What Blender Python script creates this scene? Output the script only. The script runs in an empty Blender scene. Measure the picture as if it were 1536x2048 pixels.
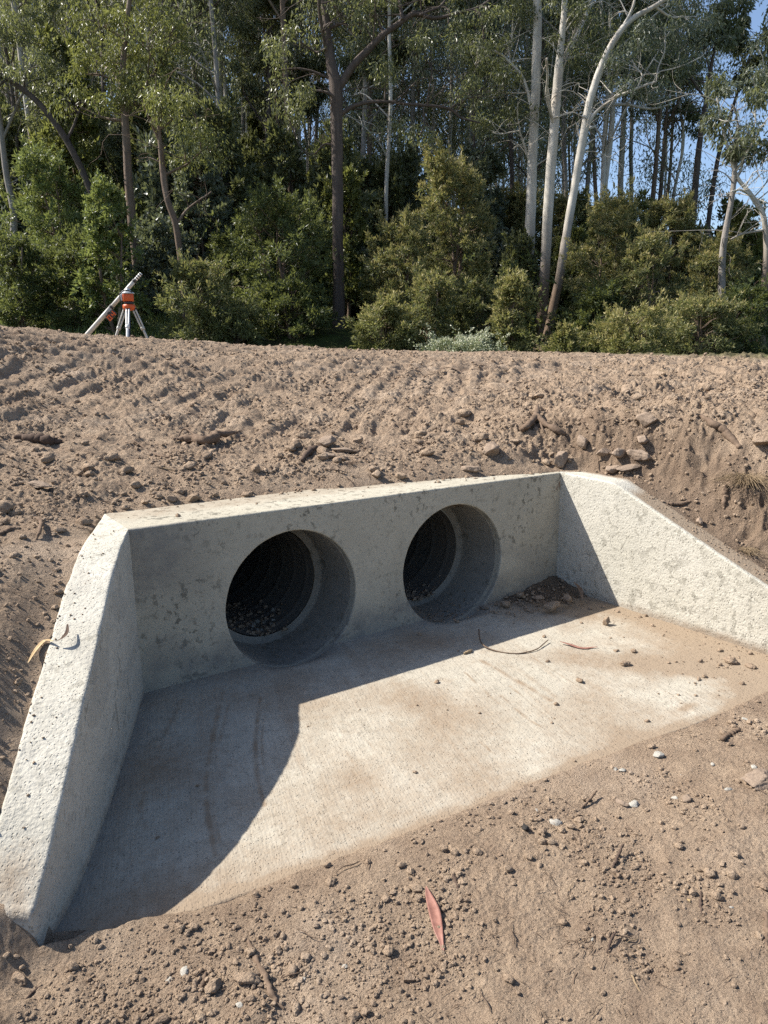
import bpy, bmesh, math, random
import numpy as np
from mathutils import Vector, Matrix

C = bpy.context.scene
COL = C.collection
rng = np.random.default_rng(11)
random.seed(11)

# ------------------------------------------------------------------ camera, sky, sun, exposure
PX = 1450.0
CAM = np.array([-3.357, -3.151, 1.508])
FW = np.array([0.53504638, 0.81633516, -0.21753686])
RT = np.array([0.83474156, -0.55049539, -0.01270262])
UP = np.array([0.13012263, 0.17479056, 0.97596945])
cd = bpy.data.cameras.new('camera')
cam = bpy.data.objects.new('camera', cd)
COL.objects.link(cam)
cam.matrix_world = Matrix(((RT[0], UP[0], -FW[0], CAM[0]), (RT[1], UP[1], -FW[1], CAM[1]),
                           (RT[2], UP[2], -FW[2], CAM[2]), (0, 0, 0, 1)))
cd.sensor_fit = 'HORIZONTAL'
cd.sensor_width = 36.0
cd.lens = 36.0 * PX / 1536.0
cd.clip_start = 0.05
cd.clip_end = 2000.0
C.camera = cam

SUN = np.array([-0.70, 0.665, 1.0]); SUN /= np.linalg.norm(SUN)
w = bpy.data.worlds.new('World'); C.world = w; w.use_nodes = True
nt = w.node_tree; bg = nt.nodes['Background']
sky = nt.nodes.new('ShaderNodeTexSky'); sky.sky_type = 'NISHITA'; sky.sun_disc = False
sky.sun_elevation = math.asin(SUN[2]); sky.sun_rotation = math.atan2(SUN[0], SUN[1])
sky.altitude = 300; sky.air_density = 0.85; sky.dust_density = 1.3; sky.ozone_density = 1.2
nt.links.new(sky.outputs[0], bg.inputs[0]); bg.inputs[1].default_value = 0.105
sd = bpy.data.lights.new('sun', 'SUN'); sd.energy = 5.0; sd.angle = math.radians(0.53); sd.color = (1.0, 0.945, 0.86)
so = bpy.data.objects.new('sun', sd); COL.objects.link(so)
so.rotation_euler = Vector(SUN).to_track_quat('Z', 'Y').to_euler(); so.location = (-20, 18, 30)
C.view_settings.view_transform = 'Standard'; C.view_settings.look = 'None'
C.view_settings.exposure = 1.0; C.view_settings.gamma = 1.0
C.render.engine = 'CYCLES'
C.cycles.max_bounces = 7; C.cycles.diffuse_bounces = 4; C.cycles.glossy_bounces = 2
C.cycles.transmission_bounces = 4; C.cycles.use_denoising = False
C.cycles.sample_clamp_indirect = 6.0

# ------------------------------------------------------------------ helpers
def ray(x, y):
    return FW + RT * (x - 768.0) / PX - UP * (y - 1024.0) / PX

def at_z(x, y, z):
    d = ray(x, y); return CAM + d * ((z - CAM[2]) / d[2])

FH = np.array([FW[0], FW[1], 0.0]); FH /= np.linalg.norm(FH)
RH = np.array([FH[1], -FH[0], 0.0])

def at_D(x, y, D):
    """point seen at pixel x, y that stands D metres ahead of the camera (measured level)"""
    d = ray(x, y); return CAM + d * (D / (d @ FH))

def hash2(ix, iy, s):
    h = (ix.astype(np.int64) * 374761393 + iy.astype(np.int64) * 668265263 + s * 1274126177) & 0xFFFFFFFF
    h = ((h ^ (h >> 13)) * 1274126177) & 0xFFFFFFFF
    h = h ^ (h >> 16)
    return (h & 0xFFFF) / 65535.0

def noise2(x, y, s=0):
    x = np.asarray(x, float); y = np.asarray(y, float)
    ix = np.floor(x); iy = np.floor(y); fx = x - ix; fy = y - iy
    ux = fx * fx * fx * (fx * (fx * 6 - 15) + 10); uy = fy * fy * fy * (fy * (fy * 6 - 15) + 10)
    def g(ax, ay):
        a = hash2(ix + ax, iy + ay, s) * 2 * np.pi
        return np.cos(a) * (fx - ax) + np.sin(a) * (fy - ay)
    n = (g(0, 0) * (1 - ux) + g(1, 0) * ux) * (1 - uy) + (g(0, 1) * (1 - ux) + g(1, 1) * ux) * uy
    return n * 1.5

def fbm(x, y, s=0, o=4, gain=0.5):
    t = 0.0; a = 1.0
    for k in range(o):
        t = t + a * noise2(x * 2 ** k + 13.7 * k, y * 2 ** k - 7.3 * k, s + k); a *= gain
    return t

def noise3(p, s=0):
    return (noise2(p[:, 0], p[:, 1], s) + noise2(p[:, 1] + 31.1, p[:, 2] + 5.7, s + 1) + noise2(p[:, 2] - 17.3, p[:, 0] + 9.1, s + 2)) / 1.7

def sstep(a, b, x):
    t = np.clip((x - a) / (b - a), 0, 1); return t * t * (3 - 2 * t)

def mesh_np(name, V, F, smooth=True, sharp=None):
    """V (n,3); F: list of int arrays (m,k) of any k"""
    me = bpy.data.meshes.new(name)
    if not isinstance(F, (list, tuple)): F = [F]
    F = [np.asarray(f, np.int32) for f in F if len(f)]
    V = np.asarray(V, np.float32)
    me.vertices.add(len(V)); me.vertices.foreach_set('co', V.ravel())
    loops = np.concatenate([f.ravel() for f in F])
    tot = np.concatenate([np.full(len(f), f.shape[1], np.int32) for f in F])
    st = np.concatenate([[0], np.cumsum(tot)[:-1]]).astype(np.int32)
    me.loops.add(len(loops)); me.loops.foreach_set('vertex_index', loops)
    me.polygons.add(len(tot)); me.polygons.foreach_set('loop_start', st); me.polygons.foreach_set('loop_total', tot)
    me.polygons.foreach_set('use_smooth', np.full(len(tot), smooth, bool))
    me.update(calc_edges=True); me.validate()
    return me

def link(name, me, mats=(), parent=None, loc=None):
    o = bpy.data.objects.new(name, me); COL.objects.link(o)
    for m in ([mats] if not isinstance(mats, (list, tuple)) else mats):
        if len(me.materials) < len([mats] if not isinstance(mats, (list, tuple)) else mats): me.materials.append(m)
    if parent is not None: o.parent = parent
    if loc is not None: o.location = loc
    return o

def tag(o, label=None, cat=None, group=None, kind=None):
    if label: o['label'] = label
    if cat: o['category'] = cat
    if group: o['group'] = group
    if kind: o['kind'] = kind
    return o

def empty(name, loc, label, cat, group=None, rot=(0, 0, 0)):
    o = bpy.data.objects.new(name, None); COL.objects.link(o); o.location = loc; o.rotation_euler = rot
    o.empty_display_size = 0.1
    return tag(o, label, cat, group)

class Soup:
    """collects vertex / face arrays"""
    def __init__(s): s.V = []; s.F = {}; s.n = 0
    def add(s, V, *Fs):
        V = np.asarray(V, float).reshape(-1, 3)
        for F in Fs:
            F = np.asarray(F, int)
            if len(F): s.F.setdefault(F.shape[1], []).append(F + s.n)
        s.V.append(V); s.n += len(V)
    def mesh(s, name, smooth=True):
        return mesh_np(name, np.concatenate(s.V), [np.concatenate(f) for f in s.F.values()], smooth)

def grid_faces(nr, nc, wrap=False):
    r = np.arange(nr - 1)[:, None]; c = np.arange(nc if wrap else nc - 1)[None, :]; c2 = (c + 1) % nc
    return np.stack([r * nc + c, r * nc + c2, (r + 1) * nc + c2, (r + 1) * nc + c], -1).reshape(-1, 4)

def tube(soup, P, R, n=8, cap=True, rough=0.0, seed=0):
    P = np.asarray(P, float); R = np.broadcast_to(np.asarray(R, float), (len(P),))
    T = np.gradient(P, axis=0); T /= np.linalg.norm(T, axis=1)[:, None] + 1e-9
    ref = np.array([0., 0., 1.]) if abs(T[0, 2]) < 0.9 else np.array([1., 0., 0.])
    A = np.cross(T, ref); A /= np.linalg.norm(A, axis=1)[:, None] + 1e-9
    B = np.cross(T, A)
    th = np.arange(n) * 2 * np.pi / n
    ring = P[:, None] + R[:, None, None] * (np.cos(th)[None, :, None] * A[:, None] + np.sin(th)[None, :, None] * B[:, None])
    if rough:
        q = ring.reshape(-1, 3)
        f = 1 + rough * noise3(q * (0.9 / max(R.max(), 1e-4)) , seed).reshape(len(P), n, 1)
        ring = P[:, None] + (ring - P[:, None]) * f
    V = ring.reshape(-1, 3); F = grid_faces(len(P), n, True)
    if cap:
        k = len(V); V = np.concatenate([V, P[:1], P[-1:]])
        i = np.arange(n); j = (i + 1) % n
        soup.add(V, F, np.concatenate([np.stack([j, i, np.full(n, k)], -1), np.stack([i + (len(P) - 1) * n, j + (len(P) - 1) * n, np.full(n, k + 1)], -1)]))
    else: soup.add(V, F)

def smooth_path(pts, n):
    """Catmull-Rom through pts (any columns), n samples"""
    P = np.asarray(pts, float)
    if len(P) == 2: return P[0] + (P[1] - P[0]) * np.linspace(0, 1, n)[:, None]
    Q = np.concatenate([[2 * P[0] - P[1]], P, [2 * P[-1] - P[-2]]])
    t = np.linspace(0, len(P) - 1 - 1e-6, n); i = t.astype(int); f = (t - i)[:, None]
    a, b, c, d = Q[i], Q[i + 1], Q[i + 2], Q[i + 3]
    return 0.5 * (2 * b + (c - a) * f + (2 * a - 5 * b + 4 * c - d) * f ** 2 + (3 * b - a - 3 * c + d) * f ** 3)

def lathe(soup, prof, c=(0, 0, 0), n=48, axis='z'):
    prof = np.asarray(prof, float); th = np.arange(n) * 2 * np.pi / n
    r = prof[:, 0][:, None]; h = np.broadcast_to(prof[:, 1][:, None], (len(prof), n))
    x = r * np.cos(th); y = r * np.sin(th)
    V = np.stack([x, y, h], -1) if axis == 'z' else np.stack([x, h, y], -1)
    soup.add(V.reshape(-1, 3) + np.asarray(c, float), grid_faces(len(prof), n, True))

# ------------------------------------------------------------------ materials
def new_mat(name):
    m = bpy.data.materials.new(name); m.use_nodes = True
    return m, m.node_tree, m.node_tree.nodes['Principled BSDF']

class NT:
    def __init__(s, nt): s.t = nt; s.n = nt.nodes; s.l = nt.links
    def coord(s, kind='Object'):
        return s.n.new('ShaderNodeTexCoord').outputs[kind]
    def pos(s): return s.n.new('ShaderNodeNewGeometry').outputs['Position']
    def noise(s, vec, scale, detail=4, rough=0.55, dist=0.0):
        k = s.n.new('ShaderNodeTexNoise'); k.inputs['Scale'].default_value = scale; k.inputs['Detail'].default_value = detail
        k.inputs['Roughness'].default_value = rough; k.inputs['Distortion'].default_value = dist
        if vec is not None: s.l.new(vec, k.inputs['Vector'])
        return k.outputs['Fac']
    def vor(s, vec, scale, feat='F1', rnd=1.0, out='Distance'):
        k = s.n.new('ShaderNodeTexVoronoi'); k.feature = feat; k.inputs['Scale'].default_value = scale
        k.inputs['Randomness'].default_value = rnd
        s.l.new(vec, k.inputs['Vector']); return k.outputs[out]
    def ramp(s, fac, stops, interp='LINEAR'):
        k = s.n.new('ShaderNodeValToRGB'); e = k.color_ramp.elements; k.color_ramp.interpolation = interp
        while len(e) < len(stops): e.new(0.5)
        for el, (p, c) in zip(e, stops):
            el.position = p; el.color = (c, c, c, 1) if np.isscalar(c) else (*c, 1)
        s.l.new(fac, k.inputs[0]); return k.outputs[0]
    def mix(s, fac, a, b, mode='MIX'):
        k = s.n.new('ShaderNodeMix'); k.data_type = 'RGBA'; k.blend_type = mode
        def put(i, v):
            if hasattr(v, 'is_linked'): s.l.new(v, k.inputs[i])
            elif np.isscalar(v): k.inputs[i].default_value = v if i == 0 else (v, v, v, 1)
            else: k.inputs[i].default_value = (*v, 1)
        put(0, fac); put(6, a); put(7, b); return k.outputs[2]
    def math(s, op, a, b=0.0):
        k = s.n.new('ShaderNodeMath'); k.operation = op
        for i, v in enumerate((a, b)):
            if hasattr(v, 'is_linked'): s.l.new(v, k.inputs[i])
            else: k.inputs[i].default_value = v
        return k.outputs[0]
    def attr(s, name):
        k = s.n.new('ShaderNodeAttribute'); k.attribute_name = name; return k.outputs['Fac']
    def scale(s, vec, v):
        k = s.n.new('ShaderNodeVectorMath'); k.operation = 'MULTIPLY'; s.l.new(vec, k.inputs[0]); k.inputs[1].default_value = v
        return k.outputs[0]
    def bump(s, h, strength, dist, normal=None):
        k = s.n.new('ShaderNodeBump'); k.inputs['Strength'].default_value = strength; k.inputs['Distance'].default_value = dist
        s.l.new(h, k.inputs['Height'])
        if normal is not None: s.l.new(normal, k.inputs['Normal'])
        return k.outputs[0]

def setp(p, rough=0.9, spec=0.2, metal=0.0):
    p.inputs['Roughness'].default_value = rough; p.inputs['Specular IOR Level'].default_value = spec; p.inputs['Metallic'].default_value = metal

def soil_mat(name, tone=1.0, grain=1.0):
    m, t, p = new_mat(name); n = NT(t); v = n.pos(); setp(p, 1.0, 0.08)
    big = n.noise(v, 0.9, 4, 0.6); mid = n.noise(v, 7, 6, 0.65); fine = n.noise(v, 70, 6, 0.75)
    c = n.ramp(mid, [(0.25, (0.23 * tone, 0.166 * tone, 0.118 * tone)), (0.55, (0.345 * tone, 0.260 * tone, 0.185 * tone)), (0.8, (0.43 * tone, 0.332 * tone, 0.237 * tone))])
    c = n.mix(n.ramp(big, [(0.35, 0.0), (0.7, 0.45)]), c, (0.36 * tone, 0.268 * tone, 0.188 * tone))
    c = n.mix(n.ramp(n.noise(v, 1.9, 5, 0.62, 0.5), [(0.52, 0.0), (0.68, 0.55)]), c, (0.44 * tone, 0.35 * tone, 0.265 * tone))
    c = n.mix(n.ramp(n.noise(v, 2.7, 5, 0.62, 0.8), [(0.56, 0.0), (0.70, 0.45)]), c, (0.20 * tone, 0.143 * tone, 0.103 * tone))
    c = n.mix(n.ramp(fine, [(0.3, 0.55), (0.5, 0.0)]), c, (0.17 * tone, 0.118 * tone, 0.085 * tone))
    c = n.mix(n.ramp(fine, [(0.66, 0.0), (0.8, 0.5)]), c, (0.46 * tone, 0.37 * tone, 0.29 * tone))
    t.links.new(c, p.inputs['Base Color'])
    g = n.vor(v, 150); g2 = n.noise(v, 260, 4, 0.7)
    b = n.bump(fine, 0.9 * grain, 0.03); b = n.bump(g, 0.6 * grain, 0.006, b); b = n.bump(g2, 0.5 * grain, 0.004, b)
    t.links.new(b, p.inputs['Normal'])
    return m

def warm(c): return (c[0] * 1.02, c[1], c[2] * .965)
def concrete_mat(name, base=(0.56, 0.54, 0.475), patch=(0.40, 0.385, 0.33), pits=1.0, spots=0.5, dust=False, streak=None, rough_bump=1.0, broom=False):
    base = warm(base); patch = warm(patch)
    m, t, p = new_mat(name); n = NT(t); v = n.coord(); setp(p, 0.92, 0.2)
    big = n.noise(v, 2.3, 5, 0.6, 0.3); mid = n.noise(v, 14, 6, 0.7); fine = n.noise(v, 60, 5, 0.65)
    c = n.mix(n.ramp(big, [(0.38, 0.0), (0.68, 0.8)]), base, patch)
    c = n.mix(n.ramp(mid, [(0.35, 0.35), (0.6, 0.0)]), c, tuple(x * 0.72 for x in base))
    c = n.mix(n.ramp(fine, [(0.3, 0.3), (0.5, 0.0)]), c, tuple(x * 0.62 for x in base))
    c = n.mix(n.ramp(fine, [(0.6, 0.0), (0.78, 0.3)]), c, tuple(min(0.75, x * 1.25) for x in base))
    # stained blotches
    bl = n.math('MULTIPLY', n.ramp(n.noise(v, 24, 5, 0.65), [(0.54, 0.0), (0.60, 1.0)]), n.ramp(n.noise(v, 3.1, 3, 0.5), [(0.42, 0.0), (0.58, 1.0)]))
    c = n.mix(n.math('MULTIPLY', bl, spots), c, (0.146, 0.135, 0.106))
    if broom:
        a1 = at_z(960, 1320, 0); a2 = at_z(1110, 1460, 0); ang = math.atan2(a2[1] - a1[1], a2[0] - a1[0])
        mp = t.nodes.new('ShaderNodeMapping'); mp.inputs['Rotation'].default_value = (0, 0, -ang); t.links.new(v, mp.inputs['Vector'])
        bv = n.scale(mp.outputs[0], (0.05, 1, 1)); br = n.noise(bv, 110, 3, 0.6); bw = n.noise(n.scale(mp.outputs[0], (0.09, 1, 1)), 9, 5, 0.65, 0.4)
        c = n.mix(n.ramp(br, [(0.35, 0.4), (0.55, 0.0)]), c, tuple(x * 0.68 for x in base))
        c = n.mix(n.ramp(bw, [(0.55, 0.0), (0.72, 0.5)]), c, (0.263, 0.201, 0.142))
    # air-hole pits
    sc = n.scale(v, streak) if streak else v
    pit = n.ramp(n.vor(sc, 100), [(0.12, 1.0), (0.30, 0.0)])
    sel = n.ramp(n.noise(v, 26, 2, 0.5), [(0.40, 0.0), (0.54, 1.0)])
    pit = n.math('MULTIPLY', pit, sel)
    c = n.mix(n.math('MULTIPLY', pit, 0.5 * pits), c, (0.10, 0.09, 0.075))
    if dust:
        d = n.attr('dust'); dn = n.noise(v, 22, 6, 0.75); dn2 = n.noise(v, 120, 4, 0.7)
        k = n.math('ADD', n.math('MULTIPLY', d, 1.25), n.math('MULTIPLY', n.math('SUBTRACT', n.math('ADD', n.math('MULTIPLY', dn, 0.7), n.math('MULTIPLY', dn2, 0.45)), 0.58), 1.5))
        k = n.math('MULTIPLY', n.ramp(k, [(0.12, 0.0), (0.95, 1.0)]), n.ramp(d, [(0.0, 0.0), (0.15, 1.0)]))
        c = n.mix(n.math('MULTIPLY', k, 0.92), c, (0.237, 0.179, 0.124))
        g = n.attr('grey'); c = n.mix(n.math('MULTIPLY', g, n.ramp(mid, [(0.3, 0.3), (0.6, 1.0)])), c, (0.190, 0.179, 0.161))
    t.links.new(c, p.inputs['Base Color'])
    if broom: fine = n.math('ADD', n.math('MULTIPLY', fine, .6), n.math('MULTIPLY', br, .6))
    h = n.math('SUBTRACT', n.math('ADD', fine, n.math('MULTIPLY', n.noise(v, 150, 3, 0.6), 0.35)), n.math('MULTIPLY', pit, 0.8))
    b = n.bump(n.vor(v, 90), 0.3 * rough_bump, 0.004)
    b = n.bump(h, 0.65 * rough_bump, 0.006, b)
    t.links.new(b, p.inputs['Normal'])
    return m

def simple_mat(name, c1, c2=None, scale=20, rough=0.7, spec=0.3, bump=0.3, stretch=(1, 1, 1), metal=0.0, kind='Object'):
    m, t, p = new_mat(name); n = NT(t); v = n.coord(kind); setp(p, rough, spec, metal)
    v = n.scale(v, stretch); f = n.noise(v, scale, 6, 0.7)
    c2 = c2 or tuple(x * 0.6 for x in c1)
    c = n.ramp(f, [(0.3, c2), (0.68, c1)])
    oi = t.nodes.new('ShaderNodeObjectInfo')
    c = n.mix(n.math('MULTIPLY', oi.outputs['Random'], 0.35 if bump else 0.0), c, tuple(x * 0.55 for x in c1))
    t.links.new(c, p.inputs['Base Color'])
    if bump: t.links.new(n.bump(f, bump, 0.01), p.inputs['Normal'])
    return m

def leaf_mat(name, cols, trans=0.35, rough=0.45, spec=0.4, tip=None):
    """cols: dark, mid, light leaf colours that vary from leaf to leaf and tree to tree"""
    m, t, p = new_mat(name); n = NT(t); setp(p, rough, spec)
    ge = t.nodes.new('ShaderNodeNewGeometry'); r = ge.outputs['Random Per Island']
    oi = t.nodes.new('ShaderNodeObjectInfo')
    v = n.coord('Object'); cl = n.noise(v, 0.9, 3, 0.6)
    f = n.math('ADD', n.math('MULTIPLY', r, 0.55), n.math('ADD', n.math('MULTIPLY', cl, 0.5), n.math('MULTIPLY', oi.outputs['Random'], 0.16)))
    f = n.math('SUBTRACT', f, 0.12)
    c = n.ramp(f, [(0.12, cols[0]), (0.45, cols[1]), (0.85, cols[2])])
    if tip is not None:
        c = n.mix(n.attr('tip'), c, tip)
    t.links.new(c, p.inputs['Base Color'])
    tr = t.nodes.new('ShaderNodeBsdfTranslucent'); mx = t.nodes.new('ShaderNodeMixShader'); mx.inputs[0].default_value = trans
    t.links.new(n.mix(0.5, c, (0.25, 0.265, 0.06), 'MIX'), tr.inputs[0])
    t.links.new(p.outputs[0], mx.inputs[1]); t.links.new(tr.outputs[0], mx.inputs[2])
    t.links.new(mx.outputs[0], t.nodes['Material Output'].inputs[0])
    return m

def bark_mat(name, c1, c2, patch=None, patch_amt=0.5, scale=3.0, vert=0.18, bump=0.5, foot=None):
    m, t, p = new_mat(name); n = NT(t); v = n.coord('Object'); setp(p, 0.85, 0.2)
    s = n.scale(v, (1, 1, vert)); f = n.noise(s, scale * 5, 6, 0.7, 0.4); b = n.noise(s, scale, 4, 0.6, 0.5)
    c = n.ramp(f, [(0.3, c2), (0.65, c1)])
    if patch is not None: c = n.mix(n.ramp(b, [(0.5, 0.0), (0.62, patch_amt)]), c, patch)
    if foot is not None:
        sp = t.nodes.new('ShaderNodeSeparateXYZ'); t.links.new(v, sp.inputs[0])
        z = n.math('ADD', sp.outputs[2], n.math('MULTIPLY', b, 2.5))
        c = n.mix(n.ramp(n.math('MULTIPLY', z, 0.1), [(0.30, 1.0), (0.52, 0.0)]), c, foot)
    t.links.new(c, p.inputs['Base Color'])
    t.links.new(n.bump(f, bump, 0.04), p.inputs['Normal'])
    return m

M = {}
M['soil'] = soil_mat('bare_soil', 1.03)
M['clod'] = soil_mat('soil_clods', 1.04, 0.8)
M['dark_soil'] = soil_mat('dark_heap_soil', 0.52)  # darker tone of the soil colour, for the heap
M['pale_concrete'] = concrete_mat('pale_cast_concrete', (0.475, 0.46, 0.41), (0.405, 0.39, 0.335), spots=0.5, dust=True, streak=(1, 1, 0.45), rough_bump=1.1, pits=.65)
M['apron'] = concrete_mat('apron_concrete', (0.405, 0.378, 0.322), (0.345, 0.318, 0.265), spots=0.35, dust=True, pits=0.9, broom=True)
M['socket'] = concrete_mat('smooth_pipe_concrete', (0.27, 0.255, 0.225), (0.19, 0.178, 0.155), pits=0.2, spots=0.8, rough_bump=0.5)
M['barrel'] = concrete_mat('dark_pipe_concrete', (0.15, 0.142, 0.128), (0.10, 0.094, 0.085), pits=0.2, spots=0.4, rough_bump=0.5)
M['rock'] = simple_mat('brown_rock', (0.321, 0.248, 0.186), (0.197, 0.146, 0.110), 9, 0.95, 0.1, 0.6)
M['white_stone'] = simple_mat('white_stone', (0.526, 0.504, 0.453), (0.365, 0.336, 0.277), 40, 0.9, 0.15, 0.6)
M['gravel'] = simple_mat('pale_gravel', (0.34, 0.32, 0.28), (0.24, 0.22, 0.19), 40, 0.9, 0.1, 0.5)
M['black_stone'] = simple_mat('charcoal', (0.06, 0.055, 0.05), None, 40, 0.9, 0.2, 0.6)
M['wood'] = simple_mat('weathered_wood', (0.197, 0.142, 0.102), (0.095, 0.066, 0.047), 30, 0.9, 0.1, 0.5, (1, 1, 1))
M['dark_wood'] = simple_mat('dark_wood', (0.12, 0.085, 0.065), (0.06, 0.043, 0.035), 30, 0.9, 0.1, 0.5)
M['straw'] = simple_mat('dry_straw', (0.307, 0.234, 0.146), (0.146, 0.102, 0.066), 30, 0.9, 0.1, 0.2)
M['red_leaf'] = simple_mat('pink_red_leaf', (0.33, 0.165, 0.125), (0.19, 0.085, 0.062), 38, 0.5, 0.4, 0.2)
M['yellow_leaf'] = simple_mat('yellow_leaf', (0.482, 0.365, 0.197), (0.365, 0.241, 0.117), 40, 0.5, 0.4, 0.2)
M['orange'] = simple_mat('orange_plastic', (0.547, 0.095, 0.015), (0.496, 0.080, 0.015), 20, 0.45, 0.4, 0)
M['black_plastic'] = simple_mat('black_plastic', (0.03, 0.03, 0.033), (0.02, 0.02, 0.02), 20, 0.5, 0.4, 0)
M['grey_plastic'] = simple_mat('grey_plastic', (0.42, 0.45, 0.46), (0.36, 0.38, 0.39), 20, 0.4, 0.4, 0)
M['alloy'] = simple_mat('dull_aluminium', (0.482, 0.467, 0.423), (0.409, 0.394, 0.350), 8, 0.5, 0.4, 0, metal=0.15)
M['white_paint'] = simple_mat('white_fibreglass', (0.74, 0.73, 0.70), (0.68, 0.67, 0.63), 8, 0.4, 0.4, 0)

# ------------------------------------------------------------------ the culvert end unit: shape data
# inner foot of each wing wall with the height of its top: x, y, z
LW = np.array([(-2.612, 0.0, .766), (-2.70, -.22, .750), (-2.80, -.45, .683), (-2.927, -.748, .555), (-3.01, -.93, .475), (-3.09, -1.094, .375), (-3.15, -1.20, .290), (-3.191, -1.266, .220), (-3.241, -1.335, .145)])
RW = np.array([(.040, 0.0, .745), (.046, -.19, .743), (.052, -.39, .738), (.058, -.57, .662), (.072, -.97, .494), (.084, -1.34, .344), (.098, -1.80, .155)])
TW = 0.158
R0 = 0.36; ZC = 0.2845; C1 = -1.8375; C2 = -0.8068
BACK = 0.40

def wing_stations(W, side, n):
    t = np.concatenate([[0], np.cumsum(np.linalg.norm(np.diff(W[:, :2], axis=0), axis=1))])
    s = np.linspace(0, t[-1], n)
    P = np.stack([np.interp(s, t, W[:, k]) for k in range(3)], -1)
    for _ in range(6): P[1:-1] = 0.25 * P[:-2] + 0.5 * P[1:-1] + 0.25 * P[2:]
    T = np.gradient(P[:, :2], axis=0); T /= np.linalg.norm(T, axis=1)[:, None]
    for _ in range(20): T[1:-1] = 0.25 * T[:-2] + 0.5 * T[1:-1] + 0.25 * T[2:]
    N = np.stack([T[:, 1], -T[:, 0]], -1) * (1 if side < 0 else -1)
    if N[n // 2, 0] * side < 0: N = -N
    return P, N

LP, LN = wing_stations(LW, -1, 150)
RP, RN = wing_stations(RW, 1, 170)
def outer_corner(N, c):
    du = (TW - BACK * N[1]) / N[0]; return np.array([c[0] + du, BACK])
LO = outer_corner(LN[0], LP[0]); RO = outer_corner(RN[0], RP[0])

# the line where soil meets concrete (anticlockwise), and its signed distance
lout = (LP[:, :2] + LN * (TW - 0.01))
rout = (RP[:, :2] + RN * (TW - 0.015))
lsel = lout[lout[:, 1] < 0.06][:: 8]
SOIL = np.array([(-3.25, -1.375), *lsel[::-1][:].tolist(), (-2.738, .15), (-2.67, .33), (-2.60, .375), (-2.2, .372), (-1.87, .36), (-1.3, .30), (-.85, .235), (-.5, .165), (-.25, .085), (-.03, .04), (.10, .02), (.16, -.05),
                 *rout[rout[:, 1] < -0.15][::10].tolist(), (.29, -1.82), (.0, -1.66), (-.35, -1.618), (-1.08, -1.555), (-1.68, -1.506), (-2.28, -1.478), (-2.71, -1.440), (-2.93, -1.408), (-3.15, -1.385)])

def poly_sd(x, y, P):
    """signed distance to polygon, positive inside"""
    d = np.full(x.shape, 1e9); ins = np.zeros(x.shape, bool)
    for (ax, ay), (bx, by) in zip(P, np.roll(P, -1, axis=0)):
        ex, ey = bx - ax, by - ay; wx, wy = x - ax, y - ay
        t = np.clip((wx * ex + wy * ey) / (ex * ex + ey * ey + 1e-12), 0, 1)
        d = np.minimum(d, (wx - t * ex) ** 2 + (wy - t * ey) ** 2)
        c = (ay > y) != (by > y)
        with np.errstate(divide='ignore', invalid='ignore'):
            ins ^= c & (x < (bx - ax) * (y - ay) / (by - ay + 1e-15) + ax)
    return np.sqrt(d) * np.where(ins, 1, -1)

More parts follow.
